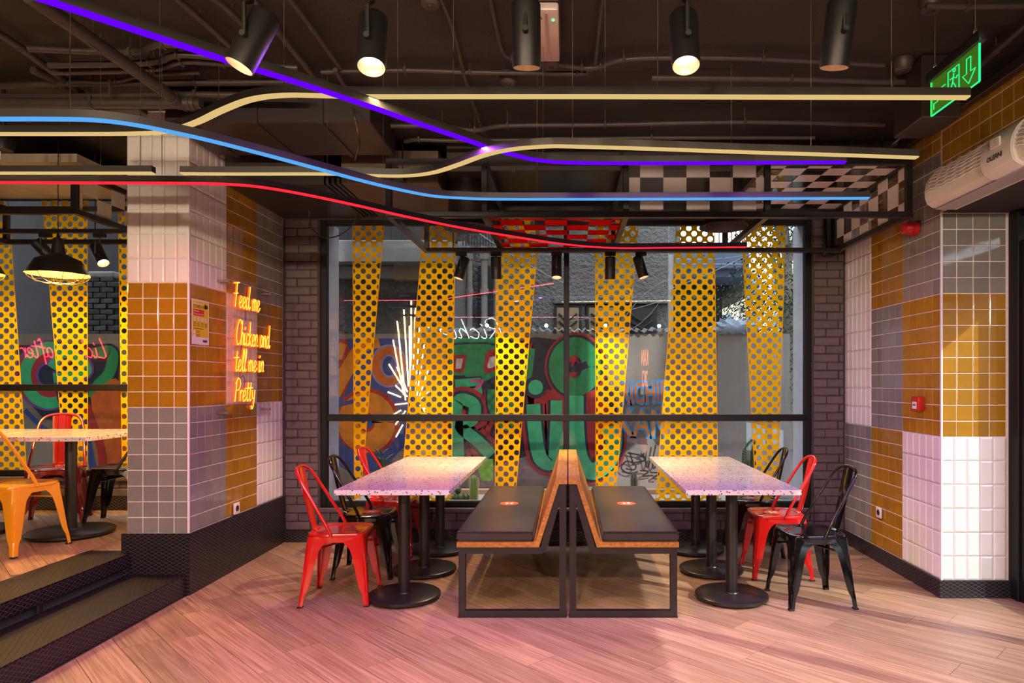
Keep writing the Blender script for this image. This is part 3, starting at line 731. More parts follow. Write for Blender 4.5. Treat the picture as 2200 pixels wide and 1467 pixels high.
for u, r in ((1011, 0.05), (1042, 0.06), (1068, 0.045)):
    q = BM(); tube(q, [(bx_(u), BY - 0.1, 0.2), (bx_(u), BY - 0.1, bz(530))], r, 10); dp = part('drain_pipe', q, ext['oldpipe'], bt, True, world=True)
    for vv in (548, 622):
        q = BM(); tube(q, [(bx_(u), BY - 0.1, bz(vv)), (bx_(u), BY - 0.1, bz(vv + 12))], r * 1.35, 10); part('collar', q, ext['oldpipe'], dp, True, world=True)
# darker block and slab further down the alley
b2 = thing('concrete_building', 'dark concrete building with pale blue floor slabs down the alley', 'building', (6, 20, 0))
def b2p(nm, m, u0, u1, v0, v1, y0, y1):
    q = BM(); s = y0 / F; box(q, (u0 - VU) * s, (u1 - VU) * s, y0, y1, CAMZ - (v1 - VV) * s, CAMZ - (v0 - VV) * s, 0.02); return part(nm, q, m, b2, world=True)
b2p('wall', ext['slate'], 1436, 1552, 590, 930, 19.0, 24)
b2p('floor_slab', ext['slab'], 1436, 1610, 542, 596, 17.6, 24); b2p('beam', ext['slab'], 1436, 1606, 566, 577, 17.45, 17.6)
b2p('wall', ext['slate'], 1552, 1605, 590, 640, 19.0, 24)
b2p('column', ext['stucco'], 1436, 1462, 440, 545, 18.6, 22)
for k in range(7):
    q = BM(); s = 17.8 / F; tube(q, [((1545 + k * 9 - VU) * s, 17.8, CAMZ - (542 - VV) * s), ((1545 + k * 9 - VU) * s, 17.8, CAMZ - (470 - VV) * s)], 0.02, 5); part('railing_bar', q, ext['tin'], b2, world=True)
b3 = thing('sunlit_building', 'sunlit beige apartment block glimpsed between leaves', 'building', (15, 40, 0))
q = BM(); box(q, 8.2, 22, 40, 48, 0, 9.2); part('wall', q, ext['sunny'], b3, world=True)
for i in range(4):
    for j in range(3):
        q = BM(); box(q, 8.8 + i * 1.6, 9.6 + i * 1.6, 39.93, 40.0, 1.5 + j * 2.4, 3.0 + j * 2.4); part('window', q, ext['slab'], b3, world=True)
# utility pole and cables
b = BM(); p0 = at(1441, 800, 11.6); tube(b, [(p0.x, 11.6, 0), (p0.x, 11.6, at(0, 548, 11.6).z)], 0.045, 10)
up = part('utility_pole', b, ext['tin'], None, True); tag(up, 'thin metal utility pole with cables beside the stucco building', 'pole')
def sag(a, c, s, n=10):
    return [Vector(a).lerp(Vector(c), k / n) - Vector((0, 0, s * 4 * (k / n) * (1 - k / n))) for k in range(n + 1)]
for (a, c, s, r) in (((1441, 555, 11.6), (1600, 548, 16), 0.05, 0.012), ((1441, 600, 11.6), (1330, 700, 12.2), -0.15, 0.012), ((1441, 610, 11.6), (1360, 705, 12.0), 0.1, 0.010), ((1441, 640, 11.6), (1220, 690, 12.2), 0.05, 0.010), ((1441, 620, 11.6), (1605, 548, 14), 0.03, 0.011), ((1000, 480, 10), (1215, 610, 10), 0.05, 0.010)):
    q = BM(); tube(q, sag(at(*a), at(*c), s), r * .5, 5); part('cable', q, ext['tin'], up)
# trees
leafm = [mat('leaf_dark', (0.035, 0.075, 0.02), 0.6, rand=0.2), mat('leaf_bright', (0.12, 0.20, 0.03), 0.6)]
def tree(label, x, y, h, rad, n, m, zc0, seed):
    rn = random.Random(seed); t = thing('tree', label, 'tree', (x, y, 0), 0, 'trees down the alley')
    q = BM(); tube(q, [(0, 0, 0), (0.1, 0, h * 0.4), (-0.05, 0.1, h * 0.8)], [0.16, 0.12, 0.05], 8); part('trunk', q, ext['oldpipe'], t, True)
    for k in range(7):
        a = rn.uniform(0, 6.28); q = BM(); z0 = rn.uniform(.3, .7) * h
        tube(q, [(0, 0, z0), (math.cos(a) * rad * .5, math.sin(a) * rad * .5, z0 + .2 * h), (math.cos(a) * rad * .9, math.sin(a) * rad * .9, z0 + .22 * h)], [0.06, 0.04, 0.012], 6); part('branch', q, ext['oldpipe'], t, True)
    q = BM()
    cl = [(Vector((rn.gauss(0, .5) * rad, rn.gauss(0, .5) * rad, zc0 + rn.random() * (h - zc0))), rn.uniform(.25, .6)) for _ in range(34)]
    for k in range(n):
        c, s = rn.choice(cl); p = c + Vector((rn.gauss(0, s), rn.gauss(0, s), rn.gauss(0, s * .7)))
        d = Vector((rn.gauss(0, 1), rn.gauss(0, 1), rn.gauss(0, 1))).normalized(); e = d.orthogonal().normalized(); L = rn.uniform(.028, .06)
        e2 = d.cross(e); quad(q, p - e * L, p + e2 * L * .35, p + e * L, p - e2 * L * .35)
    o = part('foliage', q, m, t); o['kind'] = 'stuff'
tree('tall dark leafed tree behind the alley wall end', 4.55, 14.3, 7.5, 1.0, 15000, leafm[0], 1.0, 3)
tree('bright green tree beside the dark concrete building', 7.6, 30.0, 6.2, 2.2, 9000, leafm[1], 2.0, 4)
# brick stub beyond the raised window
bs = thing('brick_chimney', 'rough black brick stub with a cement cap seen through the raised floor window', 'chimney', at(228, 822, 9.6) * 1.0)
bs.location.z = 0; XF[bs.name] = Matrix.Translation(bs.location)
q = BM(); box(q, -0.19, 0.19, -0.1, 0.3, 0.0, 2.85); part('core', q, ext['blackbrick'], bs)
bkm = None
b = BM(); box(b, -0.09, 0.09, -0.02, 0.02, -0.035, 0.035, 0.008); bkm = mesh_of(b, 'brick', ext['blackbrick'])
for j in range(16):
    for i in range(3):
        xx = -0.19 + (i + (0.5 if j % 2 else 0.0)) * 0.19
        if -0.2 < xx < 0.2: piece('brick', bkm, bs, (xx, -0.11, 1.70 + j * 0.076), (0, random.uniform(-.04, .04), random.uniform(-.1, .1)))
q = BM(); box(q, -0.2, 0.2, -0.13, 0.3, 2.85, 2.95, 0.03, 2); part('cap', q, ext['concrete'], bs)
bm = BM(); box(bm, -14, -5.0, 10.2, 10.5, 0, 6.0)
struct('wall_outside_raised', bm, ext['slate'], 'dark stone wall beyond the raised floor window')

# planters with cacti right outside the glass
pl = thing('planter', 'low timber edged planter bed with gravel outside the big window', 'planter', (0, 6.7, 0))
q = BM(); box(q, -2.1, 2.1, 6.42, 7.05, 0.0, 0.25, 0.01); part('gravel_bed', q, ext['concrete'], pl, world=True)
for y0 in (6.36, 7.05):
    q = BM(); box(q, -2.1, 2.1, y0, y0 + 0.06, 0.0, 0.30, 0.008); part('timber_edge', q, ext['beige'], pl, world=True)
cact = mat('cactus_skin', (0.13, 0.26, 0.07), 0.5, noise=0.2, nscale=30); cact2 = mat('cactus_dark', (0.035, 0.075, 0.035), 0.5, noise=0.2, nscale=30)
spinem = mat('cactus_spine', (0.6, 0.55, 0.35), 0.6)
def cactus(label, u, Y, h, r, m, ribs=9, seed=1):
    x = (u - VU) * Y / F; t = thing('cactus', label, 'cactus', (x, Y, 0.25), random.uniform(0, 6), 'cacti outside the window')
    q = BM(); rings = []; n = 12; seg = ribs * 4
    for j in range(n + 1):
        f = j / n; rr = r * (0.92 + 0.08 * math.sin(f * 3)) * (1.0 if f < .8 else math.sqrt(max(0.0, 1 - ((f - .8) / .2) ** 2)) * 0.98 + .02)
        rings.append([q.verts.new((rr * (1 + .13 * math.cos(ribs * a)) * math.cos(a), rr * (1 + .13 * math.cos(ribs * a)) * math.sin(a), f * h)) for a in [2 * math.pi * k / seg for k in range(seg)]])
    for a, c in zip(rings, rings[1:]):
        for k in range(seg): q.faces.new((a[k], a[(k + 1) % seg], c[(k + 1) % seg], c[k]))
    q.faces.new(rings[-1]); part('stem', q, m, t, True)
    q = BM()
    for j in range(1, n * 2):
        for k in range(ribs):
            a = 2 * math.pi * k / ribs; z = h * j / (2 * n)
            if z > h * .9: continue
            c = Vector((r * 1.1 * math.cos(a), r * 1.1 * math.sin(a), z))
            for s in (-1, 0, 1):
                d = Vector((math.cos(a + s * .5), math.sin(a + s * .5), .3 * s)) * 0.016
                pp = Vector((0, 0, .0012)); quad(q, c - pp, c + d - pp * .2, c + d + pp * .2, c + pp)
    o = part('spines', q, spinem, t); o['kind'] = 'stuff'
    return t
cactus('light green column cactus beside the bench end', 1018, 6.62, 0.26, 0.036, cact)
cactus('tall dark column cactus behind the third chair back', 1612, 6.66, 0.62, 0.05, cact2)
cactus('thin dark column cactus left of the tall cactus pair', 1602, 6.85, 0.52, 0.035, cact2)
cactus('short cactus standing nearer the table corner', 1576, 6.72, 0.36, 0.03, cact2)
cactus('short stubby cactus next to the tall dark ones', 1590, 6.78, 0.33, 0.03, cact2)
cactus('small dark cactus behind the window bench cushion', 1362, 6.72, 0.27, 0.03, cact2)
cp = thing('cactus', 'clump of dark ball cacti beside the light green column cactus', 'cactus', at(988, 822, 6.55) * 1.0, 0, 'cacti outside the window'); cp.location.z = 0.25
for k, (dx, dy, dz, r) in enumerate(((0, 0, .05, .05), (-.06, .02, .04, .042), (.05, .04, .04, .04), (-.02, .0, .12, .036))):
    q = BM(); bmesh.ops.create_icosphere(q, subdivisions=3, radius=r, matrix=Matrix.Translation((dx, dy, dz))); part('ball', q, cact2, cp, True)
ag = thing('leafy_plant', 'spiky leafed plant outside the glass behind the left table', 'plant', ((822 - VU) * 6.6 / F, 6.6, 0.25))
q = BM(); tube(q, [(0, 0, 0), (0.02, 0, .25), (0, 0, .42)], 0.025, 8); part('stem', q, cact2, ag, True)
rn = random.Random(9)
for k in range(34):
    a = rn.uniform(0, 6.28); z = rn.uniform(.22, .46); L = rn.uniform(.06, .13); q = BM()
    tube(q, [(0, 0, z), (math.cos(a) * L * .6, math.sin(a) * L * .6, z + L * .6), (math.cos(a) * L, math.sin(a) * L, z + L * .8)], [.010, .009, .001], 5); part('leaf', q, cact2, ag, True)
for k in range(14):
    q = BM(); bmesh.ops.create_icosphere(q, subdivisions=2, radius=0.03)
    for v in q.verts: v.co = Vector((v.co.x * rn.uniform(.9, 1.4), v.co.y, v.co.z * .7)) * rn.uniform(.95, 1.05)
    o = part('stone', q, ext['concrete'] if k % 2 else ext['tin'], pl, True)
    o.location = ((rn.choice((700, 960, 985, 1040, 1380, 1395, 1410, 1560)) + rn.uniform(-15, 15) - VU) * 6.55 / F, rn.uniform(6.45, 6.7) - 6.7, 0.265)
sbd = thing('street_screen_block', 'unseen low grey block added across the street to cut sky reflections', 'building', (12, -10, 0))
q = BM(); box(q, 10.5, 14, -30, 2.3, 0, 4.6); part('wall', q, ext['stucco'], sbd, world=True)  # added out of view to darken what the pillar tiles reflect
nb = thing('alley_shade_block', 'unseen tall grey block added to shade the alley from the street side', 'building', (16, 16, 0))
q = BM(); box(q, 9.2, 20, 2.5, 27, 0, 17); part('wall', q, ext['stucco'], nb, world=True)  # added out of view to block the sun from the alley

# ================================================================== furniture
# ---- pressed steel chairs (front towards +X)
def leg_mesh(sx, sy, m):
    prof = [  # z, outer corner offset, flange width, corner radius
        (0.432, 0.176, 0.176, 0.030), (0.412, 0.178, 0.160, 0.030), (0.396, 0.179, 0.128, 0.030), (0.375, 0.181, 0.104, 0.030), (0.345, 0.184, 0.087, 0.029), (0.30, 0.188, 0.076, 0.027),
        (0.24, 0.194, 0.068, 0.025), (0.18, 0.199, 0.060, 0.022), (0.125, 0.204, 0.051, 0.019), (0.098, 0.206, 0.042, 0.016), (0.080, 0.209, 0.034, 0.014), (0.0, 0.218, 0.030, 0.013)]
    b = BM(); rows = []
    for z, c, wd, r in prof:
        pts = [(c - wd, c)]; pts.append((c - max(wd * .55, r * 1.1), c))
        for k in range(5):
            a = R(90 - 22.5 * k); pts.append((c - r + r * math.cos(a), c - r + r * math.sin(a)))
        pts.append((c, c - max(wd * .55, r * 1.1))); pts.append((c, c - wd))
        if 0.11 < z < 0.33:      # pressed groove along the corner
            x, y = pts[4]; pts[4] = (x - 0.007, y - 0.007)
        rows.append([b.verts.new((sx * x, sy * y, z)) for x, y in pts])
    for A, B in zip(rows, rows[1:]):
        for k in range(len(A) - 1): b.faces.new((A[k], A[k + 1], B[k + 1], B[k]))
    bmesh.ops.recalc_face_normals(b, faces=b.faces[:])
    bmesh.ops.solidify(b, geom=b.faces[:], thickness=0.004)
    return b
def chair(name, label, m, loc, rz, group):
    t = thing(name, label, 'chair', loc, rz, group)
    # seat: rounded square pan with a stepped rim and a shallow dish
    b = BM(); rings = []; seg = 40
    def sq(a, hw, n=5.0):
        c, s = math.cos(a), math.sin(a); k = (abs(c) ** n + abs(s) ** n) ** (-1 / n); return c * k * hw, s * k * hw
    for hw, z in ((0.178, 0.396), (0.180, 0.428), (0.184, 0.431), (0.184, 0.441), (0.181, 0.449), (0.174, 0.4525), (0.164, 0.4515), (0.150, 0.4475), (0.10, 0.4445), (0.05, 0.4435)):
        ring_ = []
        for k in range(seg):
            a = 2 * math.pi * k / seg; x, y = sq(a, hw, 6.0 if hw > .12 else 3.0)
            if x < -0.05: y *= 1 - 0.10 * min(1, (-x - .05) / .13)       # narrower towards the back
            ring_.append(b.verts.new((x, y, z)))
        rings.append(ring_)
    for A, B in zip(rings, rings[1:]):
        for k in range(seg): b.faces.new((A[k], A[(k + 1) % seg], B[(k + 1) % seg], B[k]))
    b.faces.new(rings[-1]); part('seat', b, m, t, True)
    for sx in (1, -1):
        for sy in (1, -1):
            lg = part('leg', leg_mesh(sx, sy, m), m, t, True)
            q = BM(); box(q, sx * 0.2035 - .0165, sx * 0.2035 + .0165, sy * 0.2035 - .0165, sy * 0.2035 + .0165, 0.0, 0.012, .003); part('foot_cap', q, M['rubber'], lg)
    for a, c in (((.17, .17), (-.17, -.17)), ((.17, -.17), (-.17, .17))):
        q = BM(); tube(q, [(a[0], a[1], .335), (0, 0, .365), (c[0], c[1], .335)], 0.007, 6); part('brace', q, m, t, True)
    half = [(-.020, .186, .437), (-.050, .180, .50), (-.110, .170, .60), (-.170, .160, .70), (-.222, .145, .785), (-.252, .115, .832), (-.266, .06, .853), (-.270, 0, .858)]
    path = crom(half + [(x, -y, z) for x, y, z in half[-2::-1]], 5)
    q = BM(); tube(q, path, 0.0105, 10); part('back_hoop', q, m, t, True)
    for sy in (1, -1):
        q = BM(); tube(q, [(-.020, sy * .180, .437), (-.020, sy * .200, .437)], .006, 8); part('bolt', q, m, t, True)
    q = BM(); rows = []
    for k, (x, z, hw) in enumerate(((-.150, .449, .050), (-.172, .456, .050), (-.184, .48, .050), (-.205, .56, .054), (-.228, .66, .059), (-.249, .76, .063), (-.265, .83, .065), (-.270, .852, .062))):
        rows.append([q.verts.new((x - d, y * hw, z)) for y, d in ((-1, -.004), (-.8, .002), (-.45, .003), (-.35, -.003), (0, -.004), (.35, -.003), (.45, .003), (.8, .002), (1, -.004))])
    for A, B in zip(rows, rows[1:]):
        for k in range(len(A) - 1): q.faces.new((A[k], A[k + 1], B[k + 1], B[k]))
    bmesh.ops.recalc_face_normals(q, faces=q.faces[:]); bmesh.ops.solidify(q, geom=q.faces[:], thickness=0.003)
    part('back_splat', q, m, t, True)
    return t
def sticker(parent, loc, r=0.066, rz=0.0, white_only=False):
    b = BM(); lathe(b, [(0, 0), (r, 0), (r, .0012), (0, .0012)], 32); s = part('sticker', b, M['sticker'] if not white_only else M['white'], parent)
    s.location = loc; s.rotation_euler = (0, 0, rz); s['label'] = 'round red sticker with a white cross'
    for a in (45, -45):
        q = BM(); L = r * .55; box(q, -L, L, -r * .11, r * .11, .0013, .0020); o = part('cross_bar', q, M['white'], s); o.rotation_euler = (0, 0, R(a))
    return s
G1 = 'steel chairs at the window tables'
ch_red = chair('metal_chair', 'glossy red steel chair closest on the tiled pillar side', M['red'], (-1.475, 4.46, 0), R(4), G1)
c2 = chair('metal_chair', 'glossy black steel chair between two red chairs', M['blackgloss'], (-1.475, 5.06, 0), R(2), G1)
sticker(c2, (0.02, 0, 0.4446))
c3 = dup(ch_red, (-1.45, 5.665, 0), R(-3), 'glossy red steel chair closest to the window', G1)
c4 = dup(c2, (1.56, 4.41, 0), R(184), 'glossy black steel chair closest to the camera beside the right wall', G1)
for o in [x for x in c4.children if x.name.startswith('sticker')]:
    for g in list(o.children): bpy.data.objects.remove(g)
    bpy.data.objects.remove(o)
c5 = dup(ch_red, (1.53, 5.03, 0), R(178), 'glossy red steel chair between two black chairs', G1)
sticker(c5, (0.02, 0, 0.4446))
c6 = dup(c2, (1.53, 5.66, 0), R(176), 'glossy black steel chair in the corner by the window', G1)
G2 = 'steel chairs on the raised floor'
c7 = chair('metal_chair', 'mustard yellow steel chair on the raised floor', M['yellow'], (-3.70, 4.575, PZ), R(82), G2)
c8 = chair('metal_chair', 'dark red steel chair behind the raised floor table', mat('dark_red_lacquer', (0.26, 0.008, 0.008), 0.18, coat=0.5), (-4.12, 5.50, PZ), R(-62), G2)
c9 = dup(c4, (-3.60, 5.52, PZ), R(196), 'black steel chair half hidden behind the tiled pillar', G2)

# ---- pedestal tables
def table(label, loc, lx, ly, group, r=0.233, h=0.752, th=0.032):
    t = thing('pedestal_table', label, 'table', loc, 0, group)
    b = BM(); box(b, -lx / 2, lx / 2, -ly / 2, ly / 2, h - th, h, 0.003, 2); part('table_top', b, M['terrazzo'], t)
    b = BM(); box(b, -.17, .17, -.17, .17, h - th - 0.012, h - th, .002); part('mounting_plate', b, M['blackmetal'], t)
    b = BM(); lathe(b, [(0, .03), (.038, .03), (.038, h - th - .012), (0, h - th - .012)], 28); part('column', b, M['blackmetal'], t, True)
    b = BM(); lathe(b, [(0, .012), (r - .006, .012), (r, .018), (r, .034), (r - .008, .040), (.05, .043), (.046, .05), (0, .05)], 56); part('base_disc', b, M['blackmetal'], t, True)
    for k in range(4):
        a = R(45 + 90 * k); b = BM(); lathe(b, [(0, 0), (.016, 0), (.016, .006), (.007, .007), (.007, .014), (0, .014)], 12, (math.cos(a) * (r - .04), math.sin(a) * (r - .04), 0)); part('levelling_foot', b, M['rubber'], t, True)
    return t
G3 = 'terrazzo tables in rows of three by the window'
names = ('nearest the camera', 'in the middle of its row', 'against the window')
t0 = None
for s, side in ((-1, 'between red chairs and bench'), (1, 'between bench and black chairs')):
    for k, y in enumerate((4.43, 5.053, 5.676)):
        lb = 'terrazzo pedestal table ' + names[k] + (', on the tiled pillar side' if s < 0 else ', on the right wall side')
        if t0 is None: t0 = table(lb, (s * 1.062, y, 0), 0.70, 0.621, G3)
        else: dup(t0, (s * 1.062, y, 0), 0, lb, G3)
G4 = 'terrazzo tables on the raised floor'
ta = table('terrazzo pedestal table beside the yellow chair on the raised floor', (-3.66, 5.03, PZ), 0.78, 0.80, G4, 0.28)
dup(ta, (-4.45, 5.03, PZ), 0, 'terrazzo pedestal table cut off by the picture edge', G4)

# ---- bench seats, back to back
def bench(label, s):
    """s=-1 faces left; profile in X,Z extruded along Y"""
    y0, y1 = 4.07, 5.90; t = thing('bench_seat', label, 'bench', (s * 0.33, (y0 + y1) / 2, 0), 0, 'back to back bench seats')
    def X(v): return s * v
    def ext_(nm, poly, a, c, m, bev=0.0, smooth=False, parent=None):
        b = BM(); prism(b, [(X(p), z) for p, z in poly], lambda p, z, d: Vector((p, d, z)), a, c)
        if bev: bmesh.ops.bevel(b, geom=b.edges[:], offset=bev, segments=2, affect='EDGES')
        return part(nm, b, m, parent or t, smooth, world=True)
    tw = 0.040
    for nm, a in (('end_frame', y0), ('end_frame', y1 - tw)):
        b = BM(); cnt = [0]
        def seg(p, q, wv=tw):   # a box section between two points in the X,Z plane
            p, q = Vector((p[0], 0, p[1])), Vector((q[0], 0, q[1])); d = (q - p).normalized(); n = Vector((d.z, 0, -d.x)) * wv / 2
            P = [p + n, q + n, q - n, p - n]
            cnt[0] += 1; e_ = .0007 * cnt[0]
            prism(b, [(X(v.x), v.z) for v in P], lambda x, z, dd: Vector((x, dd, z)), a + e_, a + tw - e_)
        seg((.632, .0), (.632, .42)); seg((.652, .020), (.010, .020)); seg((.030, .0), (.030, .80)); seg((.652, .400), (.150, .400)); seg((.150, .392), (.040, .785))
        part(nm, b, M['blackmetal'], t, world=True)
    b = BM(); box(b, min(X(.006), X(.656)), max(X(.006), X(.656)), y0 - 0.004, y0 + 0.05, 0.0, 0.006); part('foot_plate', b, M['blackmetal'], t, world=True)
    for xx, zz in ((.632, .40), (.20, .40), (.03, .78)):
        b = BM(); box(b, min(X(xx - .018), X(xx + .018)), max(X(xx - .018), X(xx + .018)), y0 + tw, y1 - tw, zz - .018, zz + .018); part('long_rail', b, M['blackmetal'], t, world=True)
    ext_('seat_board', [(.205, .420), (.662, .420), (.662, .449), (.195, .449)], y0 - .004, y1, M['oak'])
    ext_('back_board', [(.172, .420), (.2045, .420), (.072, .8225), (.0525, .8225), (.0525, .796)], y0 - .004, y1, M['oak'])
    ext_('back_cap', [(.0035, .796), (.0522, .796), (.0522, .8225), (.0035, .8225)], y0 - .004, y1, M['oak'])
    cu = ext_('seat_cushion', [(.205, .450), (.664, .450), (.668, .50), (.655, .512), (.225, .512), (.200, .50)], y0 + .004, y1 - .01, M['leather'], 0.012, True)
    b = BM(); tube(b, [(X(.655), y0 + .010, .509), (X(.215), y0 + .010, .509)], .0035, 6); part('piping', b, M['leather'], cu, True, world=True)
    b = BM(); tube(b, [(X(.212), y0 + .010, .508), (X(.212), y1 - .02, .508)], .0035, 6); part('piping', b, M['leather'], cu, True, world=True)
    ck = sticker(cu, (0, 0, 0), 0.068); ck.location = Vector((X(.43), 5.02, .5122)) - Vector(t.location)
    return t
bench('oak and black leatherette bench facing the tiled pillar', -1)
bench('oak and black leatherette bench facing the right wall', 1)

# ================================================================== lights and ceiling services
def light(name, kind, loc, col, energy, parent=None, aim=None, **kw):
    l = bpy.data.lights.new(name, kind); l.color = col; l.energy = energy
    for k, v in kw.items(): setattr(l, k, v)
    o = bpy.data.objects.new(name, l); C.objects.link(o)
    o.location = loc
    if aim is not None: o.rotation_euler = (Vector(aim) - Vector(loc)).to_track_quat('-Z', 'Y').to_euler()
    if parent is not None: o.parent = parent; o.location = Vector(loc) - Vector(parent.location)
    return o
def spot(label, pivot, aim_dir, ztrack, lit, L=0.185, r=0.043, group=None, energy=25, cone=70, col=(1.0, .76, .48), blend=.6):
    pivot = Vector(pivot); d = Vector(aim_dir).normalized()
    t = thing('spot_lamp', label, 'spotlight', pivot, 0, group)
    rot = d.to_track_quat('Z', 'Y').to_matrix()
    def pr(nm, prof, m, parent, seg=36):
        b = BM(); lathe(b, prof, seg, (0, 0, 0), rot); return part(nm, b, m, parent, True)
    h = pr('housing', [(0, -L * .55), (r * .86, -L * .55), (r, -L * .50), (r, L * .45), (r - .003, L * .45), (r - .004, L * .40)], M['spot'], t)
    pr('reflector', [(r - .003, L * .45), (r - .007, L * .42), (r * .60, L * .27)], M['lampin'], h)
    pr('lens', [(0, L * .27), (r * .60, L * .275)], lit, h)
    side = Vector((0, 0, 1)).cross(d); side = side.normalized() if side.length > .05 else Vector((1, 0, 0))
    top = Vector((0, 0, ztrack - pivot.z)); back = Vector((0, -r - .006, 0))
    b = BM(); tube(b, [top, top * .55 + back * .0, Vector((0, 0, L * .5)) + back, back * 1.0], .007, 8); part('bracket', b, M['spot'], t, True)
    b = BM(); tube(b, [back * .7, back * 1.3], .009, 10); part('pivot_screw', b, M['spot'], t, True)
    b = BM(); box(b, -.045, .045, -.017, .017, top.z - .03, top.z, .004); part('track_adaptor', b, M['spot'], t)
    light('spot_beam', 'SPOT', pivot + d * (L * .46), col, energy, t, pivot + d * 3, spot_size=R(cone), spot_blend=blend, shadow_soft_size=.03)
    return t
M['lampin'] = mat('lamp_reflector', (0.72, 0.60, 0.42), 0.3, noise=0.05)
def track(label, x0, x1, y, z, cat='light track', drops=()):
    t = thing('light_track', label, cat, ((x0 + x1) / 2, y, z))
    b = BM(); box(b, x0, x1, y - .018, y + .018, z - .016, z + .016, .003); part('rail', b, M['blackmetal'], t, world=True)
    for x in drops:
        b = BM(); tube(b, [(x, y, z + .016), (x, y, CZ)], .004, 6); part('hanger', b, M['blackmetal'], t, world=True)
    return t
# front row, close to the camera
track('black lamp track above the camera', -2.2, 1.6, 2.05, 2.66, drops=(-1.8, -.2, 1.3))
for u, v, d, lit, e, lab in ((541, 92, (-.40, -.12, -.9), 'lens', 60, 'tilted black spotlight beside the violet light rail'),
                        (800, 96, (.05, -.30, -.95), 'lens', 60, 'lit black spotlight above the crossing of violet and warm rails'),
                        (1131, 82, (.0, .22, -.97), 'lensdim', 75, 'upright black spotlight beside the emergency light'),
                        (1471, 92, (.0, -.28, -.95), 'lens', 60, 'lit black spotlight between the emergency light and the exit sign'),
                        (1800, 82, (-.05, .22, -.97), 'lensdim', 75, 'upright black spotlight closest to the green exit sign')):
    spot(lab, at(u, v, 2.05), d, 2.644, M[lit], energy=e, group='spotlights on the track above the camera', cone=85)
# ---- suspended light rails
HB, H2, HP, H1, HR, H4 = 2.440, 2.476, 2.512, 2.548, 2.440, 2.476
def rail(label, pts, z, led, wires, power=None):
    """pts: plan path of the underside taken from the photo; z: height of the underside"""
    P = [onz(u, v, z) for u, v in pts]; path = crom(P, 10)
    t = thing('light_rail', label, 'light rail', P[0])
    def sweep(nm, prof, m, smooth=False):
        b = BM(); T, N = frames(path); rows = []
        for p, tt in zip(path, T):
            n = Vector((-tt.y, tt.x, 0)).normalized()
            rows.append([b.verts.new(p + n * a + Vector((0, 0, h))) for a, h in prof])
        k = len(prof)
        for A, B in zip(rows, rows[1:]):
            for i in range(k): b.faces.new((A[i], A[(i + 1) % k], B[(i + 1) % k], B[i]))
        b.faces.new(rows[0]); b.faces.new(rows[-1][::-1])
        return part(nm, b, m, t, world=True)
    sweep('channel', [(-.019, .003), (.019, .003), (.019, .034), (-.019, .034)], M['rail'])
    sweep('diffuser', [(-.0165, -.003), (.0165, -.003), (.0185, .0028), (-.0185, .0028)], led)
    for u in wires:
        k = min(range(len(path)), key=lambda i: abs(VU + path[i].x * F / path[i].y - u)); p = path[k]
        b = BM(); tube(b, [p + Vector((0, 0, .034)), Vector((p.x, p.y, CZ))], .0016, 5); ww = part('hanging_wire', b, M['wire'], t, world=True)
    if power:
        col, e, segs = power
        for (k0, k1) in segs:
            a, c = path[int(k0 * (len(path) - 1))], path[int(k1 * (len(path) - 1))]; m_ = (a + c) / 2
            l = light('rail_glow', 'AREA', m_ - Vector((0, 0, .006)), col, e, t, shape='RECTANGLE', size=(c - a).length, size_y=.033)
            l.rotation_euler = (0, 0, math.atan2(c.y - a.y, c.x - a.x))
    return t
rail('black light rail with a straight warm underside closest to the camera', [(-120, 288), (0, 288), (150, 288), (290, 287), (360, 282), (420, 264), (480, 236), (540, 214), (610, 205), (700, 206), (780, 208), (1000, 208), (1300, 208), (1700, 209), (2080, 210)], H1, M['ledw'], (150, 610, 970, 1290, 1432, 1900), ((1.0, .70, .36), 10, ((.70, .98),)))
rail('violet light rail running diagonally under the ceiling', [(-20, -42), (60, -12), (150, 18), (300, 68), (480, 128), (640, 178), (780, 224), (900, 266), (1000, 300), (1050, 318), (1100, 332), (1160, 345), (1240, 350), (1400, 351), (1600, 350), (1816, 349)], HP, M['ledp'], (300, 860, 1168), ((.38, .06, 1.0), 30, ((.40, .62), (.72, .99))))
rail('curved warm light rail ending near the right wall', [(390, 373), (500, 374), (700, 374), (790, 377), (870, 378), (930, 371), (985, 354), (1040, 334), (1100, 321), (1170, 315), (1230, 315), (1400, 320), (1600, 327), (1800, 333), (1970, 339)], H2, M['ledw'], (470, 822, 1225, 1735), ((1.0, .70, .36), 8, ((.66, .99),)))
rail('blue light rail curving down towards the checkered frame', [(-120, 256), (0, 256), (100, 256), (200, 258), (280, 267), (360, 282), (450, 302), (560, 330), (680, 362), (780, 389), (860, 408), (930, 421), (1000, 426), (1080, 428), (1300, 428), (1600, 427), (1866, 426)], HB, M['ledb'], (150, 345, 1165, 1560))
rail('red light rail sweeping in front of the window', [(-120, 392), (0, 392), (200, 393), (400, 394), (490, 396), (560, 402), (650, 417), (760, 440), (880, 467), (1000, 491), (1120, 511), (1200, 523), (1270, 530), (1340, 533), (1450, 532), (1604, 531)], HR, M['ledr'], (340, 700), ((1.0, .06, .10), 9, ((.05, .30), (.35, .72))))
rail('short warm light rail left of the tiled pillar', [(-120, 372), (5, 372), (200, 372), (330, 372)], H4, M['ledw'], (212, 300))

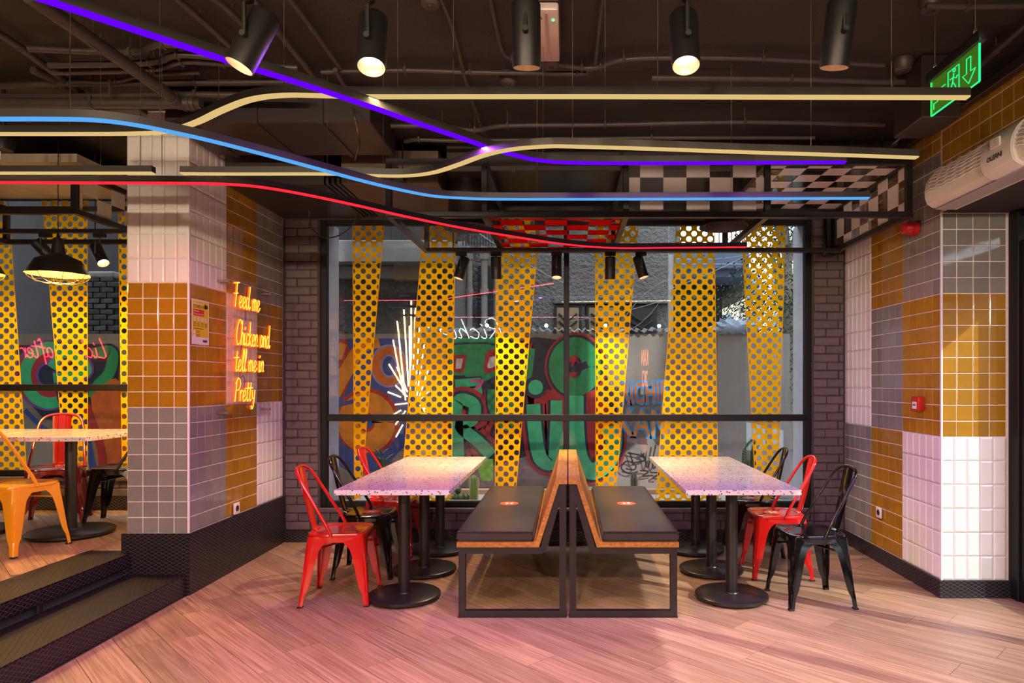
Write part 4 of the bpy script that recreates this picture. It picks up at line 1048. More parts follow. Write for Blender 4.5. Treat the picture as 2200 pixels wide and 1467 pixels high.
# ---- checkered frame above the tables
FX = (-1.21, -0.564, 0.392, 1.348, 2.305); FY0, FY1, FZ0, FZ1 = 4.62, 5.86, 2.535, 2.892
fr = thing('checkered_frame', 'black hanging frame with white and red checkered acrylic panels', 'ceiling frame', (0.5, 5.2, FZ0))
def fbar(nm, x0, x1, y0, y1, z0, z1):
    b = BM(); box(b, x0, x1, y0, y1, z0, z1, .002); return part(nm, b, M['blackmetal'], fr, world=True)
hw = .020
for y in (FY0, FY1):
    for z in (FZ0, FZ1): fbar('long_bar', FX[0] - hw, FX[-1] + hw, y - hw, y + hw, z - hw, z + hw)
    for x in FX: fbar('post', x - hw, x + hw, y - hw, y + hw, FZ0 + hw, FZ1 - hw)
for x in FX:
    for z in (FZ0, FZ1):
        fbar('cross_bar', x - hw, x + hw, FY0 + hw, FY1 - hw, z - hw, z + hw)
    if x in (FX[0], FX[2], FX[4]):
        b = BM(); tube(b, [(x, 5.0, FZ1 + hw), (x, 5.0, CZ)], .006, 6); part('hanger', b, M['blackmetal'], fr, world=True)
def checker(org, ux, uy, nx, ny, m, size=.157, ph=0, offx=0.0, offy=0.0, label=None):
    """acrylic pane with alternate squares; org corner, ux/uy unit vectors, extents nx*ny metres"""
    ux, uy = Vector(ux), Vector(uy); n = ux.cross(uy)
    b = BM()
    def cell(b, a0, a1, c0, c1, d0, d1): prism(b, [(a0, c0), (a1, c0), (a1, c1), (a0, c1)], lambda p, q_, d: Vector(org) + ux * p + uy * q_ + n * d, d0, d1)
    cell(b, 0, nx, 0, ny, -.0015, .0015); pn = part('acrylic_panel', b, M['acrylic'], fr, world=True)
    if label: pn['label'] = label
    i = 0; a = -offx
    while a < nx - .004:
        j = 0; c = -offy
        while c < ny - .004:
            if (i + j + ph) % 2 == 0:
                a0, a1, c0, c1 = max(a, 0), min(a + size, nx), max(c, 0), min(c + size, ny)
                if a1 - a0 > .01 and c1 - c0 > .01:
                    q = BM(); cell(q, a0, a1, c0, c1, -.004, -.0018); part('white_square' if m is M['whitegloss'] else 'red_square', q, m, pn, world=True)
            j += 1; c += size
        i += 1; a += size
bw, dw = FX[3] - FX[2] - 2 * hw, FY1 - FY0 - 2 * hw
checker((FX[2] + hw, FY0, FZ0 + hw), (1, 0, 0), (0, 0, 1), bw, FZ1 - FZ0 - 2 * hw, M['whitegloss'], .157, 1, .08, .08)
checker((FX[3] + hw, FY0 + hw, FZ1), (1, 0, 0), (0, 1, 0), bw, dw, M['whitegloss'], .157, 0, .02, .05)
checker((FX[4], FY0 + hw, FZ0 + hw), (0, 1, 0), (0, 0, 1), dw, FZ1 - FZ0 - 2 * hw, M['whitegloss'], .157, 0, .04, .08)
checker((FX[1] + hw, FY0 + hw, FZ0), (1, 0, 0), (0, 1, 0), bw, dw, M['redgloss'], .157, 0, .09, .04)
# track with spots under the frame
track('black lamp track hung below the checkered frame', -1.16, 2.26, 5.66, 2.497, drops=(-.95,))
for u, v, d, lit, lab in ((991, 578, (-.28, -.10, -.9), 'lens', 'small spotlight at the free end of the window track'), (1066, 578, (.0, .14, -1), 'lensdim', 'small upright spotlight second along the window track'),
                     (1196, 576, (.0, -.22, -1), 'lens', 'small spotlight in front of the window mullion'), (1311, 578, (.0, .14, -1), 'lensdim', 'small upright spotlight right of the window mullion'),
                     (1377, 576, (.26, -.12, -.9), 'lens', 'small spotlight tilted towards the right wall on the window track')):
    spot(lab, at(u, v, 5.66), d, 2.481, M[lit], L=.185, r=.043, group='spotlights on the window track', energy=105, cone=76, col=(1.0, .70, .34))
# ---- frame over the raised floor
fr2 = thing('ceiling_frame', 'black hanging frame with one checkered panel over the raised floor', 'ceiling frame', (-4.6, 5.3, 2.62))
def fbar2(nm, x0, x1, y0, y1, z0, z1):
    b = BM(); box(b, x0, x1, y0, y1, z0, z1, .002); return part(nm, b, M['blackmetal'], fr2, world=True)
GX0, GX1, GY0, GY1, GZ0, GZ1 = -6.2, -3.50, 4.85, 5.9, 2.615, 2.90
for y in (GY0, GY1):
    for z in (GZ0, GZ1): fbar2('long_bar', GX0, GX1 + hw, y - hw, y + hw, z - hw, z + hw)
    for x in (GX0, -4.85, GX1): fbar2('post', x - hw, x + hw, y - hw, y + hw, GZ0 + hw, GZ1 - hw)
for x in (GX0, -4.85, GX1):
    for z in (GZ0, GZ1): fbar2('cross_bar', x - hw, x + hw, GY0 + hw, GY1 - hw, z - hw, z + hw)
fr_keep = fr; fr = fr2
checker((GX1, GY0 + hw, GZ0 + hw), (0, 1, 0), (0, 0, 1), GY1 - GY0 - 2 * hw, GZ1 - GZ0 - 2 * hw, M['whitegloss'], .157, 0, .10, .03)
fr = fr_keep
bm = BM(); box(bm, -7.5, -3.56, 4.95, 5.95, 3.0, 3.06)
sf = struct('ceiling_panel', bm, mat('raw_board', (0.42, 0.34, 0.25), .8, noise=.2, nscale=4), 'pale raw boards under the ceiling of the raised floor')
track('black lamp track over the raised floor', -6.4, -3.0, 5.2, 2.552, drops=(-5.0, -3.6))
for u, v, d, e, lab in ((214, 549, (.55, -.30, -.75), 30, 'black spotlight tilted towards the tiled pillar over the raised floor'), (98, 541, (.45, .40, -.7), 24, 'black spotlight behind the wire cage pendant')):
    spot(lab, at(u, v, 5.2), d, 2.536, M['lens'], group='spotlights over the raised floor', energy=e, cone=90)
# ---- cage pendants
def pendant(label, loc, ztop):
    t = thing('pendant_lamp', label, 'pendant lamp', loc, 0, 'cage pendants over the raised floor'); r = .195
    b = BM(); lathe(b, [(r, 0), (r * .99, .006), (r * .80, .075), (r * .72, .105), (r * .24, .150), (r * .15, .26), (r * .11, .265), (0, .265)], 48)
    part('shade', b, M['spot'], t, True)
    b = BM(); lathe(b, [(r - .004, .001), (r * .79, .073), (r * .70, .101), (r * .20, .140), (0, .142)], 48); part('shade_lining', b, M['lining'], t, True)
    b = BM(); bmesh.ops.create_uvsphere(b, u_segments=16, v_segments=10, radius=.026, matrix=Matrix.Translation((0, 0, .055))); part('bulb', b, M['bulb'], t, True)
    b = BM(); tube(b, [(0, 0, .07), (0, 0, .14)], .016, 10); part('lamp_holder', b, M['spot'], t, True)
    b = BM(); tube(b, [(0, 0, .262), (0, 0, .30)], [.014, .006], 10); part('cord_grip', b, M['spot'], t, True)
    b = BM(); tube(b, [(0, 0, .28), (0, 0, ztop - loc[2])], .003, 6); part('cord', b, M['spot'], t, True)
    cg = BM(); cage_pts = lambda a: [(r * math.cos(a), r * math.sin(a), 0), (r * .86 * math.cos(a), r * .86 * math.sin(a), -.035), (r * .5 * math.cos(a), r * .5 * math.sin(a), -.062), (r * .2 * math.cos(a), r * .2 * math.sin(a), -.066)]
    for k in range(8): tube(cg, crom(cage_pts(2 * math.pi * k / 8), 4), .003, 5)
    for rr, z in ((r, 0), (r * .72, -.048), (r * .2, -.066)): tube(cg, [(rr * math.cos(2 * math.pi * k / 32), rr * math.sin(2 * math.pi * k / 32), z) for k in range(33)], .003, 5)
    part('wire_cage', cg, M['spot'], t, True)
    light('pendant_glow', 'POINT', Vector(loc) + Vector((0, 0, .02)), (1.0, .60, .16), 95, t, shadow_soft_size=.04)
    return t
M['lining'] = mat('pendant_lining', (0.72, 0.36, 0.03), .35)
pendant('black cage pendant lamp in full view over the raised floor', tuple(at(125, 590, 4.92)), CZ)
pendant('black cage pendant lamp cut off by the picture edge', tuple(at(-62, 586, 4.92)), CZ)

# ---- pipes and conduits under the ceiling
ZP = CZ - 0.07
PIPES = [  # label, photo path at height, radius
    ('thick brown pipe slanting down above the blue rail', [(60, -10), (200, 88), (330, 180), (378, 216)], 3.02, .032),
    ('thick horizontal pipe joining the slanted pipe', [(-90, 222), (200, 222), (432, 222)], 3.02, .032),
    ('thin pipe just above the thick horizontal pipe', [(190, 207), (420, 203), (640, 208)], 3.06, .018),
    ('kinked conduit closest to the ceiling corner, highest of three', [(62, 105), (280, 112), (350, 95), (470, 108)], 3.12, .017),
    ('kinked conduit in the middle of three', [(105, 140), (320, 135), (380, 118), (480, 125)], 3.12, .017),
    ('kinked conduit lowest of three', [(115, 156), (320, 150), (390, 133), (480, 137), (640, 146)], 3.12, .016),
    ('conduit dipping behind the slanted pipe', [(150, 175), (250, 175), (310, 160), (430, 155)], 3.13, .014),
    ('conduit slanting behind the tilted spotlight', [(370, -10), (430, 40), (500, 105), (560, 160)], 3.15, .016),
    ('conduit slanting right of the tilted spotlight', [(540, -10), (600, 70), (680, 172)], 3.15, .018),
    ('conduit slanting towards the violet rail, thin', [(618, -10), (670, 60), (735, 152)], 3.16, .014),
    ('conduit slanting left of the tilted spotlight', [(450, -10), (500, 30), (560, 95)], 3.15, .016),
    ('long horizontal conduit in front of the warm straight rail', [(690, 155), (870, 151), (1010, 155), (1240, 158), (1262, 150), (1290, 143)], 3.15, .013),
    ('wavy conduit rising beside the emergency light', [(1190, 136), (1250, 146), (1290, 143), (1340, 128), (1460, 124), (1640, 127), (1900, 140)], 3.15, .013),
    ('bent conduit running past the upright spotlight', [(1052, -8), (1064, 50), (1078, 105), (1100, 126), (1180, 140)], 3.16, .012),
    ('conduit slanting down behind the warm rails', [(944, -10), (975, 70), (1000, 170), (1030, 260), (1048, 300)], 3.15, .012),
    ('short straight conduit beside the emergency light', [(1296, -10), (1286, 70), (1279, 138)], 3.16, .011),
    ('dark horizontal conduit behind the exit sign', [(1400, 167), (1700, 170), (1920, 176), (2080, 178)], 3.13, .017),
    ('wavy conduit behind the violet rail', [(840, 270), (950, 272), (1020, 280), (1090, 270), (1300, 268), (1600, 262), (1900, 268)], 3.10, .016),
    ('lower wavy conduit behind the violet rail', [(870, 304), (900, 300), (1010, 302), (1400, 296), (1750, 296)], 3.08, .014),
    ('conduit slanting towards the duct', [(720, 150), (770, 230), (815, 268), (860, 335)], 3.13, .014),
    ('conduit slanting up in the corner by the air curtain', [(1950, 210), (2040, 190), (2140, 110), (2230, 30)], 3.12, .016),
    ('short conduit at the right edge above the exit sign', [(1990, 12), (2080, 14), (2240, 12)], 3.13, .014),
    ('horizontal pipe crossing behind the slanted pipe', [(-90, 188), (150, 180), (420, 178), (700, 176)], 3.13, .018),
    ('pipe slanting behind the blue rail', [(70, 150), (180, 210), (300, 300), (430, 340)], 3.14, .022),
    ('pipe slanting in the dark corner over the steps', [(-60, 40), (40, 100), (190, 212)], 3.14, .020),
    ('dark pipe slanting below the warm curve', [(470, 252), (540, 300), (600, 345), (640, 385)], 3.10, .020)]
for lab, pts, z, r in PIPES:
    P = [onz(u, v, z) for u, v in pts]; t = thing('ceiling_pipe', lab, 'pipe', P[0], 0, 'pipes and conduits under the ceiling')
    b = BM(); tube(b, crom(P, 5), r, 10); part('pipe_run', b, M['pipe'], t, True, world=True)
    for k in range(0, len(P)):
        if k in (0, len(P) - 1) and len(P) > 2: continue
        p = P[k]; b = BM(); box(b, p.x - .008, p.x + .008, p.y - r - .005, p.y + r + .005, p.z - r - .003, p.z + r + .003, .003); tube(b, [(p.x, p.y, p.z + r), (p.x, p.y, CZ)], .004, 5); part('pipe_clip', b, M['pipe'], t, world=True)
b = thing('pipe_elbow', 'thick pipe elbow with ribbed collar under the ceiling', 'pipe', onz(378, 216, 3.02))
q = BM(); tube(q, crom([onz(366, 208, 3.02), onz(385, 220, 3.02), onz(420, 222, 3.02)], 5), .040, 12); part('elbow', q, M['pipe'], b, True, world=True)
for u in (395, 408):
    q = BM(); tube(q, [onz(u, 222, 3.02), onz(u + 4, 222, 3.02)], .046, 12); part('collar', q, M['pipe'], b, True, world=True)
q = BM(); tube(q, [onz(236, 210, 3.02), onz(236, 210, 3.02) + Vector((0, 0, .18))], .008, 6); part('hanger_rod', q, M['pipe'], b, world=True)
# ---- ducts, soffits, diffusers
bm = BM(); box(bm, XL, -1.78, 4.98, WY + .01, 2.845, 3.1)
struct('trim_soffit', bm, M['duct'] if 'duct' in M else mat('duct_paint', (0.030, 0.022, 0.020), .35, noise=.2, nscale=3), 'dark lowered soffit in the corner by the tiled pillar')
M['duct'] = bpy.data.materials['duct_paint']
bm = BM(); box(bm, -1.66, -0.95, 5.0, WY + .01, 2.86, 3.1); struct('trim_soffit_middle', bm, mat('duct_warm_lit', (0.085, 0.052, 0.030), .45, noise=.2, nscale=3), 'dark lowered soffit coloured as warmly lit above the left end of the window')  # dark metal, its warm lighting put into the brown colour
for x0 in (-1.78,):
    t = thing('slot_diffuser', 'long black slot diffuser beside the corner soffit', 'air vent', (x0 + .06, 5.5, 2.86))
    for k in range(3):
        b = BM(); box(b, x0 + .005 + k * .04, x0 + .030 + k * .04, 5.0, WY, 2.855, 2.90, .003); part('slot_blade', b, M['black'], t, world=True)
def bx(name, label, cat, m, *a):
    t = thing(name, label, cat, ((a[0] + a[1]) / 2, (a[2] + a[3]) / 2, a[4])); b = BM(); box(b, *a, .006); part('body', b, m, t, world=True); return t
dt = bx('air_duct', 'big black air duct behind the checkered frame', 'duct', M['duct'], -0.9, 2.40, 5.05, 5.95, 2.965, 3.19)
for x in (-.4, .45, 1.3, 2.1):
    b = BM(); box(b, x - .015, x + .015, 5.04, 5.96, 2.955, 3.195); part('flange', b, M['duct'], dt, world=True)
dt2 = bx('air_duct', 'black air duct above the red light rail', 'duct', M['duct'], -2.45, -1.2, 4.15, 4.75, 2.98, 3.19)
for x in (-2.3, -1.9, -1.5):
    b = BM(); box(b, x - .015, x + .015, 4.14, 4.76, 2.97, 3.195); part('flange', b, M['duct'], dt2, world=True)
bx('downstand_box', 'black box below the ceiling next to the exit sign', 'ceiling box', M['duct'], 1.935, 2.15, 3.73, 4.06, 2.85, 3.195)
bx('cable_tray', 'dark square cable trunking in the upper left corner', 'trunking', M['pipe'], -3.75, -2.55, 4.05, 4.15, 3.02, 3.12)
b = BM(); pts = [(XR - .03, y, 3.085) for y in (-1.9, 1, 3, 5.9)]; 
t = thing('wall_trunking', 'dark trunking running along the top of the right wall', 'trunking', (XR - .03, 2, 3.08)); box(b, XR - .055, XR - .005, -1.9, 5.9, 3.06, 3.12, .004); part('body', b, M['duct'], t, world=True)
def diffuser(label, x, y, z, r):
    t = thing('round_diffuser', label, 'air vent', (x, y, z), 0, 'round ceiling diffusers')
    for k in range(5):
        rr = r * (1 - k * .19); zz = .012 * k
        b = BM(); lathe(b, [(rr, zz - .004), (rr, zz + .004), (rr * .86, zz + .03), (rr * .84, zz + .03), (rr * .97, zz - .004), (rr, zz - .004)], 40); part('cone_ring', b, M['pipe'], t, True)
    b = BM(); lathe(b, [(r * .8, .03), (r * .8, 2.963 - z), (0, 2.963 - z)], 32); part('neck', b, M['duct'], t, True)
diffuser('round black ceiling diffuser below the white checkered panel', at(1555, 486, 5.35).x, 5.35, at(1555, 488, 5.35).z, .19)
diffuser('round black ceiling diffuser behind the red light rail', at(1005, 492, 5.35).x, 5.35, at(1005, 490, 5.35).z, .19)
# loose cables
for lab, pts in (('loose grey cable looping under the corner soffit', [(665, 468, 5.75), (672, 492, 5.75), (695, 510, 5.75), (730, 505, 5.75), (762, 478, 5.75)]), ('twisted cable pair hanging from the ceiling behind the violet rail', [(760, 240, 4.0), (768, 280, 4.0), (772, 310, 4.0), (762, 345, 4.0)])):
    P = [at(*p) for p in pts]
    if 'twisted' in lab: P = [onz(757, 232, 3.19)] + P
    else: P = [Vector((P[0].x, P[0].y, 2.85))] + P + [Vector((P[-1].x, P[-1].y, 2.855))]
    b = BM(); tube(b, crom(P, 6), .006, 6); o = part('loose_cable', b, M['pipe'], None, True); tag(o, lab, 'cable')
# vertical pipe in the back right corner
t = thing('drain_pipe', 'black vertical pipe stub in the corner behind the checkered frame', 'pipe', (2.30, 5.93, 2.5))
b = BM(); tube(b, [(2.262, 5.925, 2.52), (2.262, 5.925, 2.955)], .045, 14); part('pipe_run', b, M['blackgloss'], t, True, world=True)
b = BM(); tube(b, [(2.262, 5.925, 2.50), (2.262, 5.925, 2.56)], .055, 14); part('collar', b, M['black'], t, True, world=True)
# ---- emergency light, exit sign, detectors
t = thing('emergency_light', 'pale bulkhead emergency light with a green indicator on the ceiling', 'emergency light', (onz(1180, 60, 3.12)))
P0, P1 = onz(1180, 130, 3.10), onz(1180, 12, 3.10)
b = BM(); box(b, P0.x - .062, P0.x + .062, P1.y, P0.y, 3.125, 3.195, .008); part('base', b, M['pipe'], t, world=True)
b = BM(); box(b, P0.x - .057, P0.x + .057, P1.y + .01, P0.y - .01, 3.085, 3.125, .012, 2); part('diffuser', b, mat('milky_cover', (.62, .50, .46), .25), t, True, world=True)
b = BM(); box(b, P0.x - .006, P0.x + .006, P1.y + .03, P0.y - .03, 3.081, 3.086); part('tube_line', b, mat('milky_line', (.45, .34, .30), .3), t, world=True)
b = BM(); bmesh.ops.create_uvsphere(b, u_segments=10, v_segments=6, radius=.006, matrix=Matrix.Translation((P0.x + .03, P1.y + .09, 3.083))); part('indicator', b, emis('led_green', (.05, 1, .25), 4), t, world=True)
b = BM(); tube(b, [(P0.x - .03, P1.y + .03, 3.07), (P0.x - .02, P1.y + .05, 3.065), (P0.x - .03, P1.y + .06, 3.08)], .003, 5); part('clip', b, M['wire'], t, world=True)
EX, EY0, EY1, EZ0, EZ1 = 1.790, 2.97, 3.36, 2.712, 2.876
t = thing('exit_sign', 'green edge lit exit sign hanging from the ceiling', 'exit sign', (EX, 3.16, EZ0))
gr = quiet(emis('exit_green', (.02, 1.0, .28), 1.1)); gpan = clear('exit_panel', (.40, .60, .22), .10, .15)
_n = gpan.node_tree; _o = [n for n in _n.nodes if n.type == 'OUTPUT_MATERIAL'][0]; _src = _o.inputs[0].links[0].from_socket
_e = _n.nodes.new('ShaderNodeEmission'); _e.inputs[0].default_value = (.16, .42, .03, 1); _e.inputs[1].default_value = .16; _a = _n.nodes.new('ShaderNodeAddShader')
_n.links.new(_src, _a.inputs[0]); _n.links.new(_e.outputs[0], _a.inputs[1]); _n.links.new(_a.outputs[0], _o.inputs[0]); quiet(gpan)
b = BM(); box(b, EX - .004, EX + .004, EY0, EY1, EZ0, EZ1); part('panel', b, gpan, t, world=True)
for a in ((EY0, EY1, EZ0 - .003, EZ0), (EY0 - .003, EY0, EZ0, EZ1), (EY1, EY1 + .003, EZ0, EZ1)):
    b = BM(); box(b, EX - .0045, EX + .0045, *a); part('lit_edge', b, gr, t, world=True)
b = BM(); box(b, EX - .02, EX + .02, EY0 - .03, EY1 + .02, EZ1, EZ1 + .05, .006, 2); part('housing', b, M['black'], t, True, world=True)
for y in (EY0 + .03, EY1 - .03):
    b = BM(); tube(b, [(EX, y, EZ1 + .05), (EX, y, CZ)], .002, 5); part('chain', b, M['wire'], t, world=True)
    b = BM(); tube(b, [(EX, y + .012 * math.cos(a), EZ1 + .065 + .014 * math.sin(a)) for a in [k * math.pi / 6 for k in range(13)]], .002, 5); part('hook', b, M['wire'], t, world=True)
def line3(nm, pts, r=.0022):
    b = BM(); tube(b, [(EX - .006, EY1 - a * (EY1 - EY0), EZ0 + h * (EZ1 - EZ0)) for a, h in pts], r, 5); part(nm, b, gr, t, world=True)
# arrow, door, running figure, steps (the sign reads from the far end to the near end)
line3('arrow', [(.78, .82), (.86, .82), (.86, .42), (.95, .42), (.82, .12), (.70, .42), (.78, .42), (.78, .82)])
line3('door_outline', [(.40, .12), (.40, .86), (.63, .86), (.63, .12)])
line3('figure', [(.52, .72), (.50, .50), (.56, .32), (.52, .14)]); line3('figure', [(.50, .50), (.45, .34), (.40, .30)]); line3('figure', [(.44, .62), (.51, .62), (.57, .54), (.60, .60)])
line3('figure', [(.53 + .025 * math.cos(k * .9), .80 + .05 * math.sin(k * .9)) for k in range(8)])
line3('steps', [(.08, .12), (.08, .28), (.17, .28), (.17, .44), (.26, .44), (.26, .60), (.34, .60)])
for lab, u, v in (('round smoke detector on the ceiling left of centre', 925, 10), ('round smoke detector at the upper right corner', 2000, 22), ('small round junction box behind the upright spotlight', 1092, 178), ('small round junction box above the emergency light end', 1184, 142), ('small round junction box beside the exit sign', 1940, 150)):
    p = onz(u, v, 3.14); t = thing('smoke_detector' if 'smoke' in lab else 'junction_box', lab, 'detector' if 'smoke' in lab else 'junction box', (p.x, p.y, 3.13))
    b = BM(); lathe(b, [(0, 0), (.034, .0), (.046, .012), (.048, .03), (.055, .04), (.055, CZ - 3.132), (0, CZ - 3.132)], 28); part('body', b, M['pipe'], t, True)
    b = BM(); lathe(b, [(0, -.004), (.016, -.004), (.018, 0), (0, 0)], 20); part('cover', b, M['rail'], t, True)
t = thing('ceiling_camera', 'small black camera with a white tag at the picture edge', 'camera', at(8, 330, 4.2))
q = BM(); lathe(q, [(0, .0), (.05, .02), (.06, .08), (.05, .1), (0, .1)], 24); part('dome', q, M['spot'], t, True)
q = BM(); tube(q, [(0, 0, .1), (0, 0, CZ - at(8, 330, 4.2).z)], .012, 8); part('stem', q, M['spot'], t, True)
q = BM(); box(q, -.005, .04, -.075, -.070, -.06, -.01); part('tag', q, M['white'], t)

# ---- air curtain over the door
ac = thing('air_curtain', 'white ribbed air curtain mounted over the street door', 'air curtain', (XR, 3.4, 2.48))
AY0, AY1 = 2.25, 4.27
prof = [(.0, 2.735), (-.075, 2.735), (-.125, 2.72), (-.165, 2.69), (-.190, 2.645), (-.200, 2.595), (-.198, 2.555), (-.185, 2.515), (-.150, 2.492), (-.08, 2.482), (.0, 2.482)]
rib = mat('ribbed_white', (.84, .78, .70), .4)
tt = rib.node_tree; tcn = tt.nodes.new('ShaderNodeTexCoord'); wvn = tt.nodes.new('ShaderNodeTexWave'); wvn.bands_direction = 'Y'; wvn.inputs['Scale'].default_value = 36; wvn.inputs['Distortion'].default_value = 0
bpn = tt.nodes.new('ShaderNodeBump'); bpn.inputs['Strength'].default_value = .7; bpn.inputs['Distance'].default_value = .004
tt.links.new(tcn.outputs['Object'], wvn.inputs['Vector']); tt.links.new(wvn.outputs['Fac'], bpn.inputs['Height']); tt.links.new(bpn.outputs[0], tt.nodes['Principled BSDF'].inputs['Normal'])
b = BM(); prism(b, [(XR + x, z) for x, z in prof], lambda x, z, d: Vector((x, d, z)), AY0, AY1); part('casing', b, rib, ac, True, world=True)
# raised louvre slats along the intake side
for k in range(9):
    f = 2.0 + k * .45; i = int(f); w_ = f - i; x = prof[i][0] * (1 - w_) + prof[i + 1][0] * w_; z = prof[i][1] * (1 - w_) + prof[i + 1][1] * w_
    pts = [(XR + x - .004 + .003 * math.sin(j * 1.1), AY0 + .02 + j * .018, z + .0035 * math.sin(j * 1.25)) for j in range(int((AY1 - AY0 - .04) / .018))]
    b = BM(); tube(b, pts, .0042, 4); part('intake_slat', b, M['white'], ac, True, world=True)
def cover(y0, y1, gap, nm, m):
    b = BM(); prism(b, [(XR + x * 1.06 - gap, z + (.006 if z > 2.7 else -.004)) for x, z in prof[1:-1]], lambda x, z, d: Vector((x, d, z)), y0, y1)
    bmesh.ops.bevel(b, geom=b.edges[:], offset=.006, segments=2, affect='EDGES'); return part(nm, b, m, ac, True, world=True)
cv = cover(3.40, 3.66, .012, 'centre_cover', M['white'])
text_part('lettering', 'OLEFINI', .036, M['black'], cv, Vector((XR - .2262, 3.53, 2.565)) - Vector(ac.location), (R(90), 0, R(-90)), .0006)
b = BM(); box(b, XR - .226, XR - .214, 3.49, 3.57, 2.615, 2.665, .003); part('control_window', b, rib, cv, world=True)
for z in (2.486, 2.479):
    b = BM(); box(b, XR - .14, XR - .03, AY0 + .02, AY1 - .02, z - .002, z + .001); part('outlet_grille', b, mat('outlet_grey', (.45, .42, .46), .3), ac, world=True)
# ---- alarm devices and sockets
def face_right(nm, label, cat, y, z): return thing(nm, label, cat, (XR, y, z))
t = face_right('alarm_siren', 'red fire alarm siren on the tiles under the air curtain', 'alarm siren', 4.76, 2.475)
rm = Vector((-1, 0, 0)).to_track_quat('Z', 'Y').to_matrix()
q = BM(); lathe(q, [(0, 0), (.052, 0), (.052, .035), (0, .035)], 32, (0, 0, 0), rm); part('base', q, M['firered'], t, True)
q = BM(); lathe(q, [(.046, .035), (.048, .06), (.040, .075), (.040, .09), (.028, .10), (0, .098)], 32, (0, 0, 0), rm); part('horn', q, M['firered'], t, True)
t = face_right('call_point', 'red fire alarm call point on the ochre tiles', 'call point', 4.70, 1.255)
q = BM(); box(q, -.045, 0, -.05, .05, -.05, .05, .006, 2); part('case', q, M['firered'], t, True)
q = BM(); box(q, -.047, -.045, -.028, .028, -.034, .014); part('press_plate', q, M['white'], t)
q = BM(); box(q, -.0478, -.047, -.018, .018, -.012, -.004); part('marking', q, M['black'], t)
def socket(label, loc, s):
    t = thing('wall_socket', label, 'socket', loc)
    q = BM(); box(q, min(0, s * .012), max(0, s * .012), -.042, .042, -.042, .042, .004, 2); part('face_plate', q, M['white'], t, True)
    rm2 = Vector((s, 0, 0)).to_track_quat('Z', 'Y').to_matrix()
    q = BM(); lathe(q, [(.024, .0125), (.022, .0145), (.019, .0128), (0, .0125)], 24, (0, 0, 0), rm2); part('socket_ring', q, M['rail'], t, True)
    for y in (-.008, .008):
        q = BM(); lathe(q, [(0, .0125), (.003, .0125), (.003, .0135), (0, .0135)], 8, (0, y, 0), rm2); part('pin_hole', q, M['black'], t)
socket('white socket on the ochre tiles of the right wall', (XR, 5.32, .39), -1)
socket('white socket on the ochre tiles above the tall skirting', (XL, 5.14, .455), 1)
# ---- poster
po = thing('safety_poster', 'yellow health safety poster taped to the pillar tiles', 'poster', (XL, 4.645, 1.81))
q = BM(); box(q, 0, .0012, -.108, .108, -.152, .152); part('sheet', q, M['white'], po)
pm = {k: mat('print_' + k, c, .5) for k, c in (('yellow', (.72, .58, .02)), ('red', (.55, .01, .02)), ('dark', (.03, .03, .03)), ('blue', (.35, .5, .6)), ('white', (.8, .8, .8)))}
def pr(nm, y0, y1, z0, z1, m, d=.0014):
    q = BM(); box(q, d, d + .0002, y0, y1, z0, z1); return part(nm, q, m, po)
def tx(txt, y, z, s, m, d=.0019, b=0.0): return text_part('printed_text', txt, s, m, po, (d, y, z), (R(90), 0, R(90)), b, .0001)
pr('print_ground', -.099, .099, -.10, .143, pm['yellow'])
pr('print_footer', -.099, .099, -.112, -.100, pm['white'])
tx('CORONAVIRUS', -.025, .122, .018, pm['white']); tx('COVID-19', -.022, .103, .030, pm['dark'], b=.0006)
pr('print_band', -.088, .045, .042, .085, pm['red'], .0016); tx('Stay safe.', -.05, .073, .017, pm['white'], .0024); tx('Protect each other.', -.021, .054, .0155, pm['white'], .0024)
pr('print_badge', .05, .075, .095, .125, pm['dark']); pr('print_badge', .078, .092, .098, .122, pm['blue'])
rmx = Vector((1, 0, 0)).to_track_quat('Z', 'Y').to_matrix()
for k in range(4):
    y = -.072 + k * .047; q = BM(); lathe(q, [(0, .0016), (.013, .0016), (.013, .0019), (0, .0019)], 20, (0, y, .018), rmx); part('print_icon', q, pm['white'], po)
    q = BM(); lathe(q, [(0, .0019), (.007, .0019), (.007, .0021), (0, .0021)], 12, (0, y, .018), rmx); part('print_icon', q, pm['blue'], po)
    for j in range(4): pr('print_line', y - .017, y + .012 + .006 * (j % 2), -.006 - j * .008, -.003 - j * .008, pm['dark'])
pr('print_line', -.085, .03, -.047, -.043, pm['dark'])
for k in range(2):
    q = BM(); lathe(q, [(0, .0016), (.012, .0016), (.012, .0019), (0, .0019)], 20, (0, -.076, -.068 - k * .026), rmx); part('print_icon', q, pm['white'], po)
    for j in range(3): pr('print_line', -.055, -.005, -.06 - k * .026 - j * .007, -.0575 - k * .026 - j * .007, pm['dark'])
pr('print_logo', .03, .085, -.134, -.118, pm['dark'])

